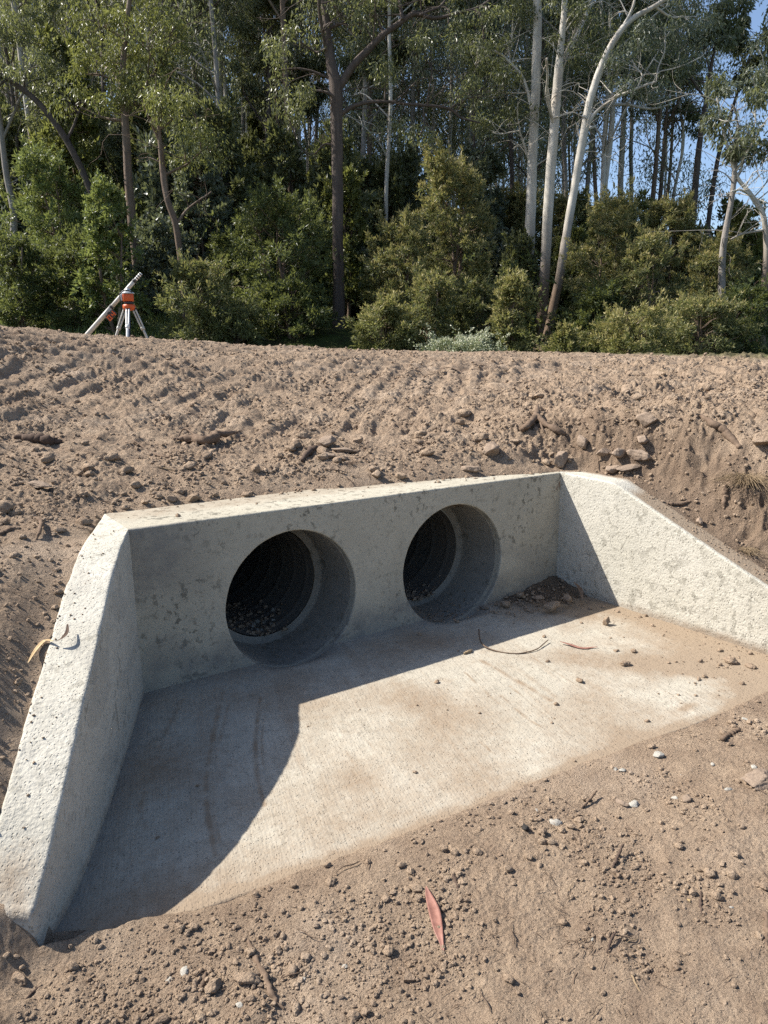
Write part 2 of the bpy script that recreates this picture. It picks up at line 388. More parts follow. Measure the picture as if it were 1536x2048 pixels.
# ------------------------------------------------------------------ ground height
CP = [(-3.36, -1.5, .03), (-2.6, -2.0, .0), (-1.9, -2.5, .0), (-1.3, -2.2, .03), (-2.93, -1.455, .016), (-2.6, -1.49, .014), (-2.3, -1.525, .010), (-1.7, -1.56, .006), (-1.1, -1.6, .008), (-.35, -1.67, .02),
      (-.3, -2.2, .04), (-3.4, -3.2, -.04), (-2, -3.6, -.03), (0, -3, .03), (-5, -3, .05), (.4, -2.0, .12), (1.2, -2.4, .25), (-4.6, -1.8, .12),
      (-2.6, -1.0, -.01), (-1.6, -1.0, -.01), (-.6, -1.0, -.01), (-2.9, -1.25, -.01), (-2.2, -1.25, -.01), (-1.4, -1.3, -.01), (-.7, -1.35, -.01), (-1.5, -.5, -.01), (-2.2, -.4, -.01), (-.5, -.5, -.01), (-3.30, -1.42, .015), (-3.5, -1.5, .06), (.05, -1.72, .04), (.3, -1.75, .14),
      (-2.80, 0.10, .765), (-2.9, -.2, .725), (-2.95, -.38, .69), (-3.075, -.75, .575), (-3.17, -.96, .475), (-3.25, -1.1, .375), (-3.32, -1.2, .28), (-3.46, -1.32, .15),
      (-3.9, -.9, .50), (-3.6, -.4, .70), (-4.2, .2, .84), (-3.3, .4, .84), (-5.5, -.5, .65), (-5.5, 1, 1.0), (-3.6, 1.4, 1.08), (-2.7, .45, .785),
      (-2.2, .44, .775), (-1.87, .43, .775), (-1.3, .34, .775), (-.85, .27, .775), (-.5, .2, .775), (-.03, .09, .775), (-.25, .14, .775),
      (.10, .06, .765), (.23, -.2, .75), (.24, -.4, .735), (.25, -.57, .665), (.255, -.97, .495), (.265, -1.34, .345), (.27, -1.7, .20), (.04, .16, .79), (.33, -.42, .745), (.36, -.64, .665), (.37, -.9, .525), (.38, -1.2, .40),
      (-1.5, 1.2, .93), (-2.4, 1.2, .95), (-.6, 1.2, .92), (.2, .8, 1.0), (.36, .41, 1.02), (.50, .1, 1.065), (.62, -.2, 1.085), (.66, -.45, 1.045), (.69, -.67, .985), (.72, -.95, .91), (.76, -1.3, .78), (.8, -1.7, .60),
      (1.3, -.62, 1.05), (1.1, .15, 1.09), (1.7, -.2, 1.085), (2.2, .3, 1.09), (2.4, -.9, 1.05), (2.0, -1.6, .9), (1.2, 1.0, 1.06), (3.2, -.4, 1.1),
      (-2.5, 2.6, 1.24), (-.5, 2.6, 1.18), (1.5, 2.4, 1.14), (3.5, 1.5, 1.14), (5.5, .6, 1.16), (-4.5, 2.6, 1.30), (7, 2.2, 1.26),
      (-3.6, 4.2, 1.80), (-2.6, 4.2, 1.73), (-1.2, 4.3, 1.60), (0.0, 4.4, 1.53), (1.3, 4.5, 1.485), (3.5, 4.4, 1.435), (5.5, 4.2, 1.395), (8, 4.0, 1.36), (10, 3.8, 1.33), (-6, 4, 1.8), (-9, 3.5, 1.7), (12, 1, 1.2),
      (-3, 7, 1.72), (0, 7.5, 1.52), (4, 7.5, 1.40), (8, 7, 1.3), (-8, 8, 1.7), (12, 6, 1.25),
      (-3, 11, 1.45), (3, 12, 1.2), (9, 11, 1.1), (15, 8, 1.1), (-9, 12, 1.5), (15, -4, .6), (-12, -4, .4), (0, -9, -.1), (8, -8, .1), (-9, -9, 0)]
CPA = np.array(CP, float)
_d = np.sqrt(((CPA[:, None, :2] - CPA[None, :, :2]) ** 2).sum(-1) + 0.05 ** 2)
_n = len(CPA); _A = np.zeros((_n + 3, _n + 3)); _A[:_n, :_n] = _d + np.eye(_n) * -0.004
_A[:_n, _n] = 1; _A[:_n, _n + 1:] = CPA[:, :2]; _A[_n, :_n] = 1; _A[_n + 1:, :_n] = CPA[:, :2].T
_W = np.linalg.solve(_A, np.concatenate([CPA[:, 2], [0, 0, 0]]))

def base_z(x, y):
    z = _W[_n] + _W[_n + 1] * x + _W[_n + 2] * y
    for k in range(_n):
        z = z + _W[k] * np.sqrt((x - CPA[k, 0]) ** 2 + (y - CPA[k, 1]) ** 2 + 0.05 ** 2)
    return z

def far_z(x, y):
    fd = (x - CAM[0]) * FH[0] + (y - CAM[1]) * FH[1]; fl = (x - CAM[0]) * RH[0] + (y - CAM[1]) * RH[1]
    ang = fl / np.maximum(fd, 6.0)
    slope = 0.02 + 0.30 * sstep(0.25, -0.35, ang)
    rise = slope * np.clip(fd - 15.0, 0, 75)
    return 1.15 + rise + 0.35 * noise2(x * 0.13, y * 0.13, 77) * sstep(14, 22, fd)

def ground_z(x, y, detail=True):
    x = np.asarray(x, float); y = np.asarray(y, float)
    r = np.hypot(x - CAM[0], y - CAM[1])
    near = r < 24
    z = far_z(x, y)
    if near.any():
        zb = base_z(x[near], y[near]); k = sstep(12.5, 19, r[near])
        z[near] = zb * (1 - k) + z[near] * k
    if not detail: return z
    nr = r < 20
    X = x[nr]; Y = y[nr]; Z = z[nr]; Rr = r[nr]
    sd = poly_sd(X, Y, SOIL)
    out = np.clip(-sd, 0, 5)
    sdr = sd; fe = sstep(-1.25, -1.35, Y); sd = sd - (.020 - .013 * fe) * (noise2(X * 6, Y * 6, 95) + .25) - (.010 - .005 * fe) * noise2(X * 21, Y * 21, 96)
    lip = sstep(0.0, 0.22, out)                       # calm next to the concrete
    fore = sstep(-1.3, -1.7, Y)                       # trodden foreground
    bank = sstep(-0.9, 0.3, X) * sstep(-1.6, -1.0, Y) * sstep(2.2, 0.8, Y - 0.3 * X)   # loose scarp on the right
    back = sstep(0.1, 0.9, Y)
    amp = 0.55 + 0.6 * back + 1.0 * bank - 0.15 * fore
    n1 = fbm(X * 1.7, Y * 1.7, 3, 3)
    n2 = fbm(X * 7, Y * 7, 21, 3, 0.55)
    n3 = noise2(X * 38, Y * 38, 41)
    n4 = noise2(X * 85, Y * 85, 51)
    n5 = noise2(X * 170, Y * 170, 61)
    rg = 1 - np.abs(noise2(X * 13, Y * 13, 33)) * 2
    rg2 = 1 - np.abs(noise2(X * 19 + 3, Y * 19, 35)) * 2.2
    pat = sstep(-.35, .4, noise2(X * 1.9, Y * 1.9, 36))
    Z = Z + lip * (0.020 * n1 * (0.5 + amp * 0.5) + 0.015 * n2 * amp + 0.011 * rg2 * amp * (.25 + .75 * pat) * (1 - .75 * fore))
    Z = Z + (0.35 + 0.65 * lip) * (0.0085 * n3 * amp * (.4 + .8 * pat) + 0.0050 * n4 * (0.4 + 0.6 * amp) * (.4 + .8 * pat) + 0.0015 * n5) * (1 - 0.3 * fore)
    Z = Z + bank * lip * (0.045 * rg * sstep(-.2, .5, noise2(X * 2.3, Y * 2.3, 8)) + 0.05 * noise2(X * 4.1, Y * 4.1, 9))
    # track grouser ridges pressed into the batter
    wob = 0.05 * noise2(X * 1.3, Y * 1.3, 14) + 0.02 * noise2(X * 6, Y * 6, 15)
    t = (-0.737 * X + 0.676 * Y + wob) / 0.215
    rid = np.abs((t % 1.0) * 2 - 1); rid = sstep(0.28, 0.72, rid)
    msk = sstep(0.7, 1.3, Y + 0.12 * X) * sstep(4.2, 3.4, Y) * (1 - bank) * np.clip(0.55 + 0.9 * noise2(X * 0.9, Y * 0.9, 16), 0.12, 1.15)
    brk = np.clip(0.7 + 0.8 * noise2(X * 3.1, Y * 3.1, 18), 0.1, 1.2)
    Z = Z + msk * brk * 0.042 * (rid - 0.5)
    t2 = (Y + 0.10 * X + 0.8 * wob) / 0.21
    rid2 = sstep(0.15, 0.85, np.abs((t2 % 1.0) * 2 - 1))
    msk2 = sstep(2.3, 3.3, Y) * sstep(7.5, 5.5, Y) * np.clip(0.5 + 0.9 * noise2(X * 0.7 + 5, Y * 1.1, 19), 0.1, 1.1)
    Z = Z + msk2 * 0.044 * (rid2 - 0.5)
    # two boot dints in the foreground
    for (bx, by, a) in ((-1.72, -2.02, .6), (-1.93, -2.20, .6), (-2.48, -2.06, 1.9), (-2.25, -2.35, 1.7), (-1.4, -2.35, .5)):
        u = (X - bx) * math.cos(a) + (Y - by) * math.sin(a); v = -(X - bx) * math.sin(a) + (Y - by) * math.cos(a)
        e = (u / 0.14) ** 2 + (v / 0.052) ** 2
        Z = Z - 0.007 * np.exp(-e ** 2) + 0.0025 * np.exp(-(e - 1.6) ** 2 * 3)
    # loose heap at the lower left
    Z = Z + fore * sstep(-2.5, -3.0, X) * (0.012 + 0.020 * np.clip(noise2(X * 9, Y * 9, 27) + .3, 0, 1))
    wl = np.exp(-(out / .13) ** 2) * sstep(-2.60, -2.72, X) * sstep(-1.34, -1.24, Y) * sstep(.12, -.02, Y)
    zl = np.interp(-Y, -lout[:, 1], LP[:, 2]) - .010 + .006 * noise2(X * 16, Y * 16, 93)
    Z = Z * (1 - wl) + zl * wl
    wr = np.exp(-(out / .12) ** 2) * sstep(.08, .14, X) * sstep(.05, -.03, Y)
    zr = np.interp(-Y, -rout[:, 1], RP[:, 2]) - .004 + .006 * noise2(X * 16, Y * 16, 94)
    Z = Z * (1 - wr) + zr * wr
    Z = Z - 0.085 * sstep(0.0, 0.03, sd) + 0.004 * noise2(X * 22, Y * 22, 91) * sstep(0.08, 0.0, np.abs(sd))
    z[nr] = Z
    return z

def gz(x, y, detail=True):
    return float(ground_z(np.array([x]), np.array([y]), detail)[0])

def add_attr(me, name, val):
    a = me.attributes.new(name, 'FLOAT', 'POINT'); a.data.foreach_set('value', np.asarray(val, np.float32))

def build_ground():
    af = math.atan2(FH[1], FH[0])
    a1 = np.linspace(-0.60, 0.60, 720)
    a2 = np.linspace(0.60, 2 * np.pi - 0.60, 74)[1:-1]
    A = af + np.concatenate([a1, a2]); nc = len(A)
    r = [0.02, 0.3, 0.6, 0.8]
    v = 0.95
    while v < 13: r.append(v); v *= 1.0029
    while v < 60: r.append(v); v *= 1.014
    while v < 1500: r.append(v); v *= 1.12
    r = np.array(r)
    X = CAM[0] + r[:, None] * np.cos(A)[None]; Y = CAM[1] + r[:, None] * np.sin(A)[None]
    x = X.ravel(); y = Y.ravel(); z = ground_z(x, y)
    F = grid_faces(len(r), nc, True)[:, ::-1]
    nearv = np.hypot(x - CAM[0], y - CAM[1]) < 7
    sd = np.full(x.shape, -1.0); sd[nearv] = poly_sd(x[nearv], y[nearv], SOIL)
    thr = np.where((x > -.5) & (y > -.1), .030, .062)
    F = F[(sd[F] > thr[F]).sum(1) < 4]
    used = np.zeros(len(x), bool); used[F.ravel()] = True
    idx = np.cumsum(used) - 1
    V = np.stack([x, y, z], -1)[used]
    me = mesh_np('ground', V, idx[F])
    scarp_dark = sstep(.10, .28, V[:, 0] + .05 * noise2(V[:, 0] * 5, V[:, 1] * 5, 6)) * sstep(.62, .45, V[:, 0] - .12 * np.clip(-V[:, 1], 0, 2) * 1.0 + .55 * np.clip(V[:, 1] - .0, 0, 1) + .10 * noise2(V[:, 0] * 7, V[:, 1] * 7, 5)) * sstep(.75, .5, V[:, 1])
    add_attr(me, 'scarp_dark', np.where(np.hypot(V[:, 0] - .4, V[:, 1] + .5) < 2.2, scarp_dark, 0))
    # forest floor beyond the berm carries leaf litter and grass
    k = me.attributes.new('floor', 'FLOAT', 'POINT')
    rr = np.hypot(V[:, 0] - CAM[0], V[:, 1] - CAM[1])
    k.data.foreach_set('value', sstep(10.5, 14.5, rr + 1.2 * noise2(V[:, 0] * .5, V[:, 1] * .5, 5)).astype(np.float32))
    m = M['soil']; n = NT(m.node_tree); p = m.node_tree.nodes['Principled BSDF']
    src = p.inputs['Base Color'].links[0].from_socket
    lit = n.ramp(n.noise(n.pos(), 1.6, 6, 0.7), [(0.35, (0.05, 0.04, 0.022)), (0.5, (0.06, 0.075, 0.025)), (0.65, (0.08, 0.11, 0.03))])
    src = n.mix(n.math('MULTIPLY', n.attr('scarp_dark'), 0.5), src, (0.124, 0.084, 0.058))  # scarp face darkened in colour: slope shade as well as damp cut earth
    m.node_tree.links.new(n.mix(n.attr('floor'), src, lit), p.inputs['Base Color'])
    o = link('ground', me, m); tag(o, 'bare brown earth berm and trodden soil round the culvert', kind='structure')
    return o
build_ground()

# ------------------------------------------------------------------ the culvert end unit: meshes
def rough_up(me, a1=0.0016, a2=0.0009, edge=0.0):
    n = len(me.vertices); co = np.empty(n * 3, np.float32); me.vertices.foreach_get('co', co); co = co.reshape(-1, 3).astype(float)
    no = np.empty(n * 3, np.float32); me.vertex_normals.foreach_get('vector', no); no = no.reshape(-1, 3)
    d = a1 * noise3(co * 9, 5) + a2 * noise3(co * 45, 8) + 0.6 * a2 * noise3(co * 110, 12)
    co = co + no * d[:, None]
    me.vertices.foreach_set('co', co.astype(np.float32).ravel()); me.update()

def wall_profile(H, T, z0=-0.12, rho=0.022, nz=70, nt=20):
    """(fraction across thickness, z) from the inner foot over the rounded top to the outer side"""
    pts = [(0.0, z) for z in np.linspace(z0, H - rho, nz)]
    for a in np.linspace(0, np.pi / 2, 7)[1:]:
        pts.append(((rho - rho * math.cos(a)) / T, H - rho + rho * math.sin(a)))
    for s in np.linspace(rho / T, 1 - rho / T, nt)[1:]: pts.append((s, H))
    for a in np.linspace(0, np.pi / 2, 5)[1:]:
        pts.append((1 - (rho - rho * math.sin(a)) / T, H - rho + rho * math.cos(a)))
    for z in np.linspace(H - rho, z0, 12)[1:]: pts.append((1.0, z))
    return np.array(pts)

def wing(P, N, O, name, mat, parent, flip, nose=True):
    V = []; n = len(P)
    for i in range(n):
        H = P[i, 2] - 0.0
        k = math.exp(-(i / n * 8.0) ** 2)                # mitre into the headwall at station 0
        vec = N[i] * TW
        if i < 14:
            f = 1 - i / 14.0; vec = (O - P[0, :2]) * f + vec * (1 - f)
        T = np.linalg.norm(vec)
        edge = 0.008 * max(0, noise2(np.array([i * 0.23]), np.array([3.3]), 4)[0])
        pr = wall_profile(H, T, rho=0.010 + edge)
        V.append(np.concatenate([P[i, :2] + pr[:, :1] * vec, pr[:, 1:]], 1))
    V = np.array(V); nc = V.shape[1]
    F = grid_faces(n, nc)
    S = Soup(); S.add(V.reshape(-1, 3), F if flip else F[:, ::-1])
    if nose:   # end face: rounded over to the last profile shrunk forward
        T2 = (P[-1, :2] - P[-3, :2]); T2 /= np.linalg.norm(T2)
        ring = V[-1].copy(); c = ring.mean(0); rings = [ring]
        for s, f in ((0.010, 0.004), (0.018, 0.013), (0.021, 0.024)):
            q = ring.copy(); q[:, :2] += T2 * s
            q[:, 2] = np.where(q[:, 2] > 0, q[:, 2] - f * (q[:, 2] > 0.05), q[:, 2])
            q[:, :2] += (c[:2] - ring[:, :2]) * (f / TW)
            rings.append(q)
        cap = rings[-1].copy()
        rows = [cap * (1 - k) + np.concatenate([np.broadcast_to(cap.mean(0)[:2], (nc, 2)), cap[:, 2:] * 0 - 0.1], 1) * k for k in np.linspace(0, 1, 12)]
        W = np.concatenate(rings + rows[1:]); G = grid_faces(len(rings) + len(rows) - 1, nc)
        S.add(W, G if flip else G[:, ::-1])
    me = S.mesh(name)
    rough_up(me, 0.0014, 0.0008)
    nv = len(me.vertices); co = np.empty(nv * 3, np.float32); me.vertices.foreach_get('co', co); co = co.reshape(-1, 3)
    x, y, z = co[:, 0].astype(float), co[:, 1].astype(float), co[:, 2].astype(float)
    return me, x, y, z

unit = empty('culvert_headwall', (0, 0, 0), 'pale precast concrete culvert headwall with two round openings and flared wing walls', 'culvert headwall')

me, x, y, z = wing(LP, LN, LO, 'wing_wall', None, unit, True)
du = np.zeros(len(x)); sp = at_z(88, 1578, 0.42)
du = np.maximum(du, 1.2 * np.exp(-(((x - sp[0]) / .05) ** 2 + ((y - sp[1]) / .055) ** 2) ** 2) * (z > .3))
for px, py, zz, rr in ((5, 1660, .33, .07), (0, 1720, .3, .08), (25, 1700, .29, .03), (15, 1755, .26, .03)):
    q = at_z(px, py, zz); du = np.maximum(du, 0.6 * np.exp(-(((x - q[0]) / rr) ** 2 + ((y - q[1]) / rr) ** 2)) * (z > .12))
du = np.maximum(du, 0.5 * sstep(.05, 0.0, z))
gy = 0.35 * sstep(0.3, 0.0, z) + 0.25 * (noise2(x * 6, z * 6 + y, 3) > 0.3)
add_attr(me, 'dust', du); add_attr(me, 'grey', gy)
tag(link('wing_wall', me, M['pale_concrete'], unit), 'wing wall with its broad sunlit sloping top and shaded inner face')

me, x, y, z = wing(RP, RN, RO, 'wing_wall', None, unit, False, True)
inner = x - np.interp(-y, -RP[:, 1], RP[:, 0])
topz = np.interp(-y, -RP[:, 1], RP[:, 2])
du = 1.3 * sstep(.012, .04, inner) * sstep(-.42, -.62, y) + 0.75 * sstep(.07, 0.0, z) * sstep(0.25, -1.2, y)
du = du + 0.7 * sstep(.09, .15, inner) * sstep(-.62, -.3, y)
add_attr(me, 'dust', du); add_attr(me, 'grey', 0.75 * sstep(0.05, 0.0, z) * 0.3)
tag(link('wing_wall', me, M['pale_concrete'], unit), 'wing wall with a sunlit pitted inner face and dusty top')

def headwall_mesh():
    S = Soup(); uL, uR = LP[0, 0], RP[0, 0]
    HL, HR = LP[0, 2], RP[0, 2]; um = 0.5 * (C1 + C2); rho = 0.010
    Hz = lambda u: HL + (HR - HL) * (u - uL) / (uR - uL)
    rr = R0 + 0.008
    for c, a, b in ((C1, uL, um), (C2, um, uR)):
        # ring between the opening and its rectangular bay; corners hit exactly
        z0, z1 = -0.12, None
        cor = [math.atan2(Hz(b) - rho - ZC, b - c), math.atan2(Hz(a) - rho - ZC, a - c), math.atan2(z0 - ZC, a - c) + 2 * np.pi, math.atan2(z0 - ZC, b - c) + 2 * np.pi]
        k = 4; th = []
        for i in range(4):
            lo = cor[i]; hi = cor[(i + 1) % 4] + (2 * np.pi if i == 3 else 0)
            th += list(np.linspace(lo, hi, 48)[:-1])
        th = np.array(th); n = len(th); cs, sn = np.cos(th), np.sin(th)
        # distance along each angle to the bay outline
        d = np.full(n, 1e9)
        with np.errstate(divide='ignore', invalid='ignore'):
            for val, comp, cc in ((a, cs, c), (b, cs, c), (z0, sn, ZC)):
                t = (val - cc) / comp; d = np.where((t > 0) & (t < d), t, d)
            # sloping top edge  z = Hz(u)-rho
            m = (HR - HL) / (uR - uL); t = (Hz(c) - rho - ZC) / (sn - m * cs); d = np.where((t > 0) & (t < d), t, d)
        L = []
        for f in np.linspace(0, 1, 40):
            q = rr + (d - rr) * f ** 1.3
            L.append(np.stack([c + q * cs, 0 * q, ZC + q * sn], -1))
        L = L[::-1]
        for aa in np.linspace(0, np.pi / 2, 6)[1:]:
            q = rr - 0.008 * math.sin(aa); L.append(np.stack([c + q * cs, 0 * cs + 0.008 - 0.008 * math.cos(aa), ZC + q * sn], -1))
        for v in (0.02, 0.035, 0.06): L.append(np.stack([c + R0 * cs, 0 * cs + v, ZC + R0 * sn], -1))
        V = np.array(L).reshape(-1, 3); S.add(V, grid_faces(len(L), n, True))
    # rounded top, back
    us = np.linspace(0, 1, 240); V = []
    for f in us:
        i = np.array([uL + (uR - uL) * f, 0.0]); o = LO + (RO - LO) * f; vec = o - i
        pr = wall_profile(Hz(i[0]), BACK, nz=70, nt=26, rho=rho)[69:-10]
        V.append(np.concatenate([i + pr[:, :1] * vec, pr[:, 1:]], 1))
    V = np.array(V); S.add(V.reshape(-1, 3), grid_faces(V.shape[0], V.shape[1])[:, ::-1])
    me = S.mesh('headwall'); rough_up(me, 0.0016, 0.0008)
    return me
me = headwall_mesh(); nv = len(me.vertices); co = np.empty(nv * 3, np.float32); me.vertices.foreach_get('co', co); co = co.reshape(-1, 3).astype(float)
hx, hy, hz = co.T
gy = 0.85 * sstep(-2.15, -2.5, hx) * sstep(.35, .6, hz + .12 * noise2(hx * 4, hz * 4, 3)) * (hy < .02)
gy = gy + 0.7 * sstep(.22, .0, hz + .12 * noise2(hx * 7, hz * 7, 6)) * (hy < .02) + .35 * sstep(.1, .5, noise2(hx * 3, hz * 5, 16)) * sstep(.6, .2, hz)
add_attr(me, 'grey', np.clip(gy, 0, 1)); add_attr(me, 'dust', 0.42 * sstep(.10, .3, hy + .05 * noise2(hx * 9, hy * 9, 2)) + .25 * sstep(-1.2, -.3, hx) * sstep(.3, .1, hz) )
M['headwall'] = concrete_mat('headwall_concrete', (0.40, 0.378, 0.315), (0.34, 0.318, 0.26), spots=.9, dust=True, rough_bump=.6)
link('headwall', me, M['headwall'], unit)

# apron slab
def apron_mesh():
    nu, nvv = 420, 240
    s = np.linspace(0, 1, nu)[None, :]; t = np.linspace(0, 1, nvv)[:, None]
    fx = SOIL[-9:][::-1]
    front = lambda u: np.interp(u, [-3.25, -2.93, -2.28, -1.08, -.35, .1], [-1.385, -1.408, -1.478, -1.555, -1.618, -1.665]) + .012 * noise2(np.asarray(u) * 3, np.asarray(u) * 0 + 1, 2)
    v = np.zeros((nvv, nu)); u = np.zeros((nvv, nu))
    for it in range(3):
        lu = np.interp(-v, -LP[:, 1], LP[:, 0]) - 0.03; ru = np.interp(-v, -RP[:, 1], RP[:, 0]) + 0.03
        u = lu + (ru - lu) * s; v = 0.02 + (front(u) - 0.02) * t
    z = np.zeros_like(u)
    for c in (C1, C2):
        q = R0 ** 2 - (u - c) ** 2
        zc = ZC - np.sqrt(np.clip(q, 1e-6, None)); zc = np.where(q > 0.002, zc, 0)
        dip = np.minimum(0, zc) * np.clip(1 + v / 0.16, 0, 1) ** 1.6
        z = np.minimum(z, dip)
    z = z + 0.002 * noise2(u * 5, v * 5, 4) + 0.0011 * noise2(u * 26, v * 26, 7) + 0.0005 * noise2(u * 140, v * 50, 9)
    V = np.stack([u, v, z], -1); S = Soup()
    edge = V[-1].copy(); e1 = edge.copy(); e1[:, 1] -= .006; e1[:, 2] -= .006; e2 = e1.copy(); e2[:, 2] = -.13; e2[:, 1] += .003
    W = np.concatenate([V, e1[None], e2[None]]); S.add(W.reshape(-1, 3), grid_faces(nvv + 2, nu))
    me = S.mesh('apron')
    u = W[:, :, 0].ravel(); v = W[:, :, 1].ravel()
    n = fbm(u * 2.2, v * 2.2, 40, 4)
    d = 0.30 + 0.42 * np.clip(n, -1, 1)
    rdist = np.interp(-v, -RP[:, 1], RP[:, 0]) - u
    fr = v - np.interp(u, [-3.25, -2.93, -2.28, -1.08, -.35, .1], [-1.385, -1.408, -1.478, -1.555, -1.618, -1.665])
    d = d + 1.0 * sstep(.55, .0, rdist + 0.5 * (-v - .25) + .12 * noise2(u * 6, v * 6, 12)) * sstep(-.65, -.3, v)
    d = d + 0.75 * sstep(.26, .0, rdist + .06 * n) * sstep(-.2, -.5, v)
    d = d + 0.45 * sstep(-.75, -.1, u + .5 * n) * sstep(-.5, -1.2, v + .3 * n)
    d = d + 0.55 * sstep(.07, 0.0, fr + .02 * noise2(u * 12, v * 12, 3)) + .25 * sstep(.3, 0, fr)
    def stroke(pts, wd, a):
        nonlocal d
        q = np.array([at_z(px, py, 0)[:2] for px, py in pts]); q = smooth_path(q, 30)
        dist = np.full(u.shape, 9.0)
        for i in range(len(q) - 1):
            e = q[i + 1] - q[i]; w_ = np.stack([u - q[i, 0], v - q[i, 1]], -1); tt = np.clip((w_ @ e) / (e @ e), 0, 1)
            dist = np.minimum(dist, np.hypot(w_[:, 0] - tt * e[0], w_[:, 1] - tt * e[1]))
        d = np.maximum(d, .95 * a * np.exp(-(dist / (wd * 1.1)) ** 2) * (0.75 + .5 * noise2(u * 15, v * 15, 66)))
    stroke([(445, 1385), (425, 1480), (413, 1560), (418, 1640), (432, 1710)], .013, .95)
    stroke([(462, 1390), (440, 1480), (427, 1560), (430, 1640), (445, 1700)], .008, .7)
    stroke([(522, 1390), (512, 1470), (513, 1540), (528, 1610)], .011, .9)
    stroke([(534, 1400), (524, 1470), (526, 1530)], .006, .7)
    stroke([(365, 1400), (320, 1490), (290, 1580), (275, 1650)], .016, .7)
    stroke([(285, 1725), (293, 1800), (300, 1840)], .014, .7)
    stroke([(960, 1320), (1040, 1365), (1100, 1400)], .016, .8)
    stroke([(1000, 1390), (1060, 1440), (1110, 1470)], .010, .75)
    stroke([(900, 1390), (960, 1450), (1020, 1490)], .008, .6)
    stroke([(700, 1450), (780, 1530), (820, 1600)], .008, .5)
    for q_ in ([(1060, 1312), (1200, 1400)], [(870, 1400), (990, 1510)], [(760, 1420), (850, 1525)], [(690, 1500), (765, 1610)], [(1020, 1372), (1140, 1470)], [(930, 1345), (1010, 1420)], [(820, 1500), (880, 1570)]): stroke(q_, .006, .75)
    stroke([(1040, 1340), (1110, 1395)], .02, .5)
    for px, py, a, rx, ry in ((815, 1370, .9, .06, .05), (830, 1410, 1.0, .075, .05), (870, 1480, .75, .09, .05), (895, 1360, .6, .05, .04), (905, 1520, .5, .1, .05), (780, 1600, .45, .1, .06), (640, 1560, .3, .12, .08), (985, 1300, .5, .1, .06), (1370, 1420, .7, .12, .05), (700, 1460, .35, .1, .07), (560, 1330, .5, .12, .07)):
        q = at_z(px, py, 0); d = np.maximum(d, a * np.exp(-((u - q[0]) / rx) ** 2 - ((v - q[1]) / ry) ** 2) * (0.8 + .6 * noise2(u * 20, v * 20, 71)))
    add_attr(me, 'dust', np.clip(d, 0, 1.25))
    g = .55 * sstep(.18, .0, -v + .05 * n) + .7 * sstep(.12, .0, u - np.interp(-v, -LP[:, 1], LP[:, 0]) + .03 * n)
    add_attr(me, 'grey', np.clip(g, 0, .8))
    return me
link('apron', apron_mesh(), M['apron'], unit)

# pipes behind the openings
def pipe(c, label):
    root = empty('concrete_pipe', (c, 0.05, ZC), label, 'culvert pipe', 'twin culvert pipes')
    S = Soup(); pr = [(R0 + .03, 0.012), (R0 - .003, 0.0)]
    for y in np.linspace(.004, .30, 24): pr.append((R0 - .003 - .010 * (y / .30), y))
    pr += [(R0 - .016, .31), (R0 - .05, .312), (R0 - .052, .315)]
    lathe(S, [(r, y) for r, y in pr], n=96, axis='y'); me = S.mesh('socket'); rough_up(me, .001, .0005)
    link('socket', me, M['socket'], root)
    S = Soup(); pr = []
    for y in np.arange(.313, 7.0, .014):
        pr.append((R0 - .058 - .006 * math.exp(-(((y % .16) - .08) / .010) ** 2), y))
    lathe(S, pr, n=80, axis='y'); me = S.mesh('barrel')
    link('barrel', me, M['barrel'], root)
    return root
pipe(C1, 'dark round pipe opening with pale gravel lying inside it')
pipe(C2, 'round pipe opening nearer the dirt-filled corner with dark litter in it')

# ------------------------------------------------------------------ stones, clods, sticks, leaves
def ico(sub):
    bm = bmesh.new(); bmesh.ops.create_icosphere(bm, subdivisions=sub, radius=1.0)
    V = np.array([v.co[:] for v in bm.verts]); F = np.array([[v.index for v in f.verts] for f in bm.faces]); bm.free(); return V, F
ICO = {k: ico(k) for k in (1, 2, 3, 4)}

def rock_arrays(seed, sub=3, kind='clod'):
    r = np.random.default_rng(seed); V, F = ICO[sub]; V = V.copy()
    if kind != 'clod':
        for _ in range(11):
            d = r.normal(size=3); d /= np.linalg.norm(d); h = r.uniform(.5, .82); s = V @ d; V -= np.outer(np.clip(s - h, 0, None), d)
    f = 1 + (.30 if kind == 'clod' else .10) * noise3(V * 1.4, seed) + (.22 if kind == 'clod' else .09) * noise3(V * 3.4, seed + 9) + .09 * noise3(V * 8, seed + 5)
    V = V * f[:, None] * np.array([1, r.uniform(.65, .95), r.uniform(.5, .8)])
    return V, F

CL = [mesh_np('soil_clod', *rock_arrays(100 + i, 3, 'clod' if i % 3 else 'rock')) for i in range(12)]
RK = [mesh_np('rock', *rock_arrays(200 + i, 4, 'rock')) for i in range(8)]
RKV = [mesh_np('stone', *rock_arrays(300 + i, 3, 'rock')) for i in range(6)]

def surf(px, py, it=6):
    """the point of the modelled ground seen at a pixel (marched along the ray)"""
    d = ray(px, py); t = np.arange(1.0, 14, .01); P = CAM + t[:, None] * d
    h = ground_z(P[:, 0], P[:, 1]); k = np.argmax(P[:, 2] < h)
    return P[k] if P[k, 2] < h[k] else CAM + d * 9

def put(me, name, mat, loc, size, label, cat, group=None, rot=None, squash=(1, 1, 1), sink=.25):
    o = bpy.data.objects.new(name, me); COL.objects.link(o)
    if not me.materials: me.materials.append(mat)
    o.material_slots[0].link = 'OBJECT'; o.material_slots[0].material = mat
    o.location = (loc[0], loc[1], loc[2] + size * squash[2] * (.6 - sink)); o.scale = (size * squash[0], size * squash[1], size * squash[2])
    o.rotation_euler = rot or (random.uniform(-.3, .3), random.uniform(-.3, .3), random.uniform(0, 6.28))
    return tag(o, label, cat, group)

def apx(px, py):
    q = at_z(px, py, 0.0); return q

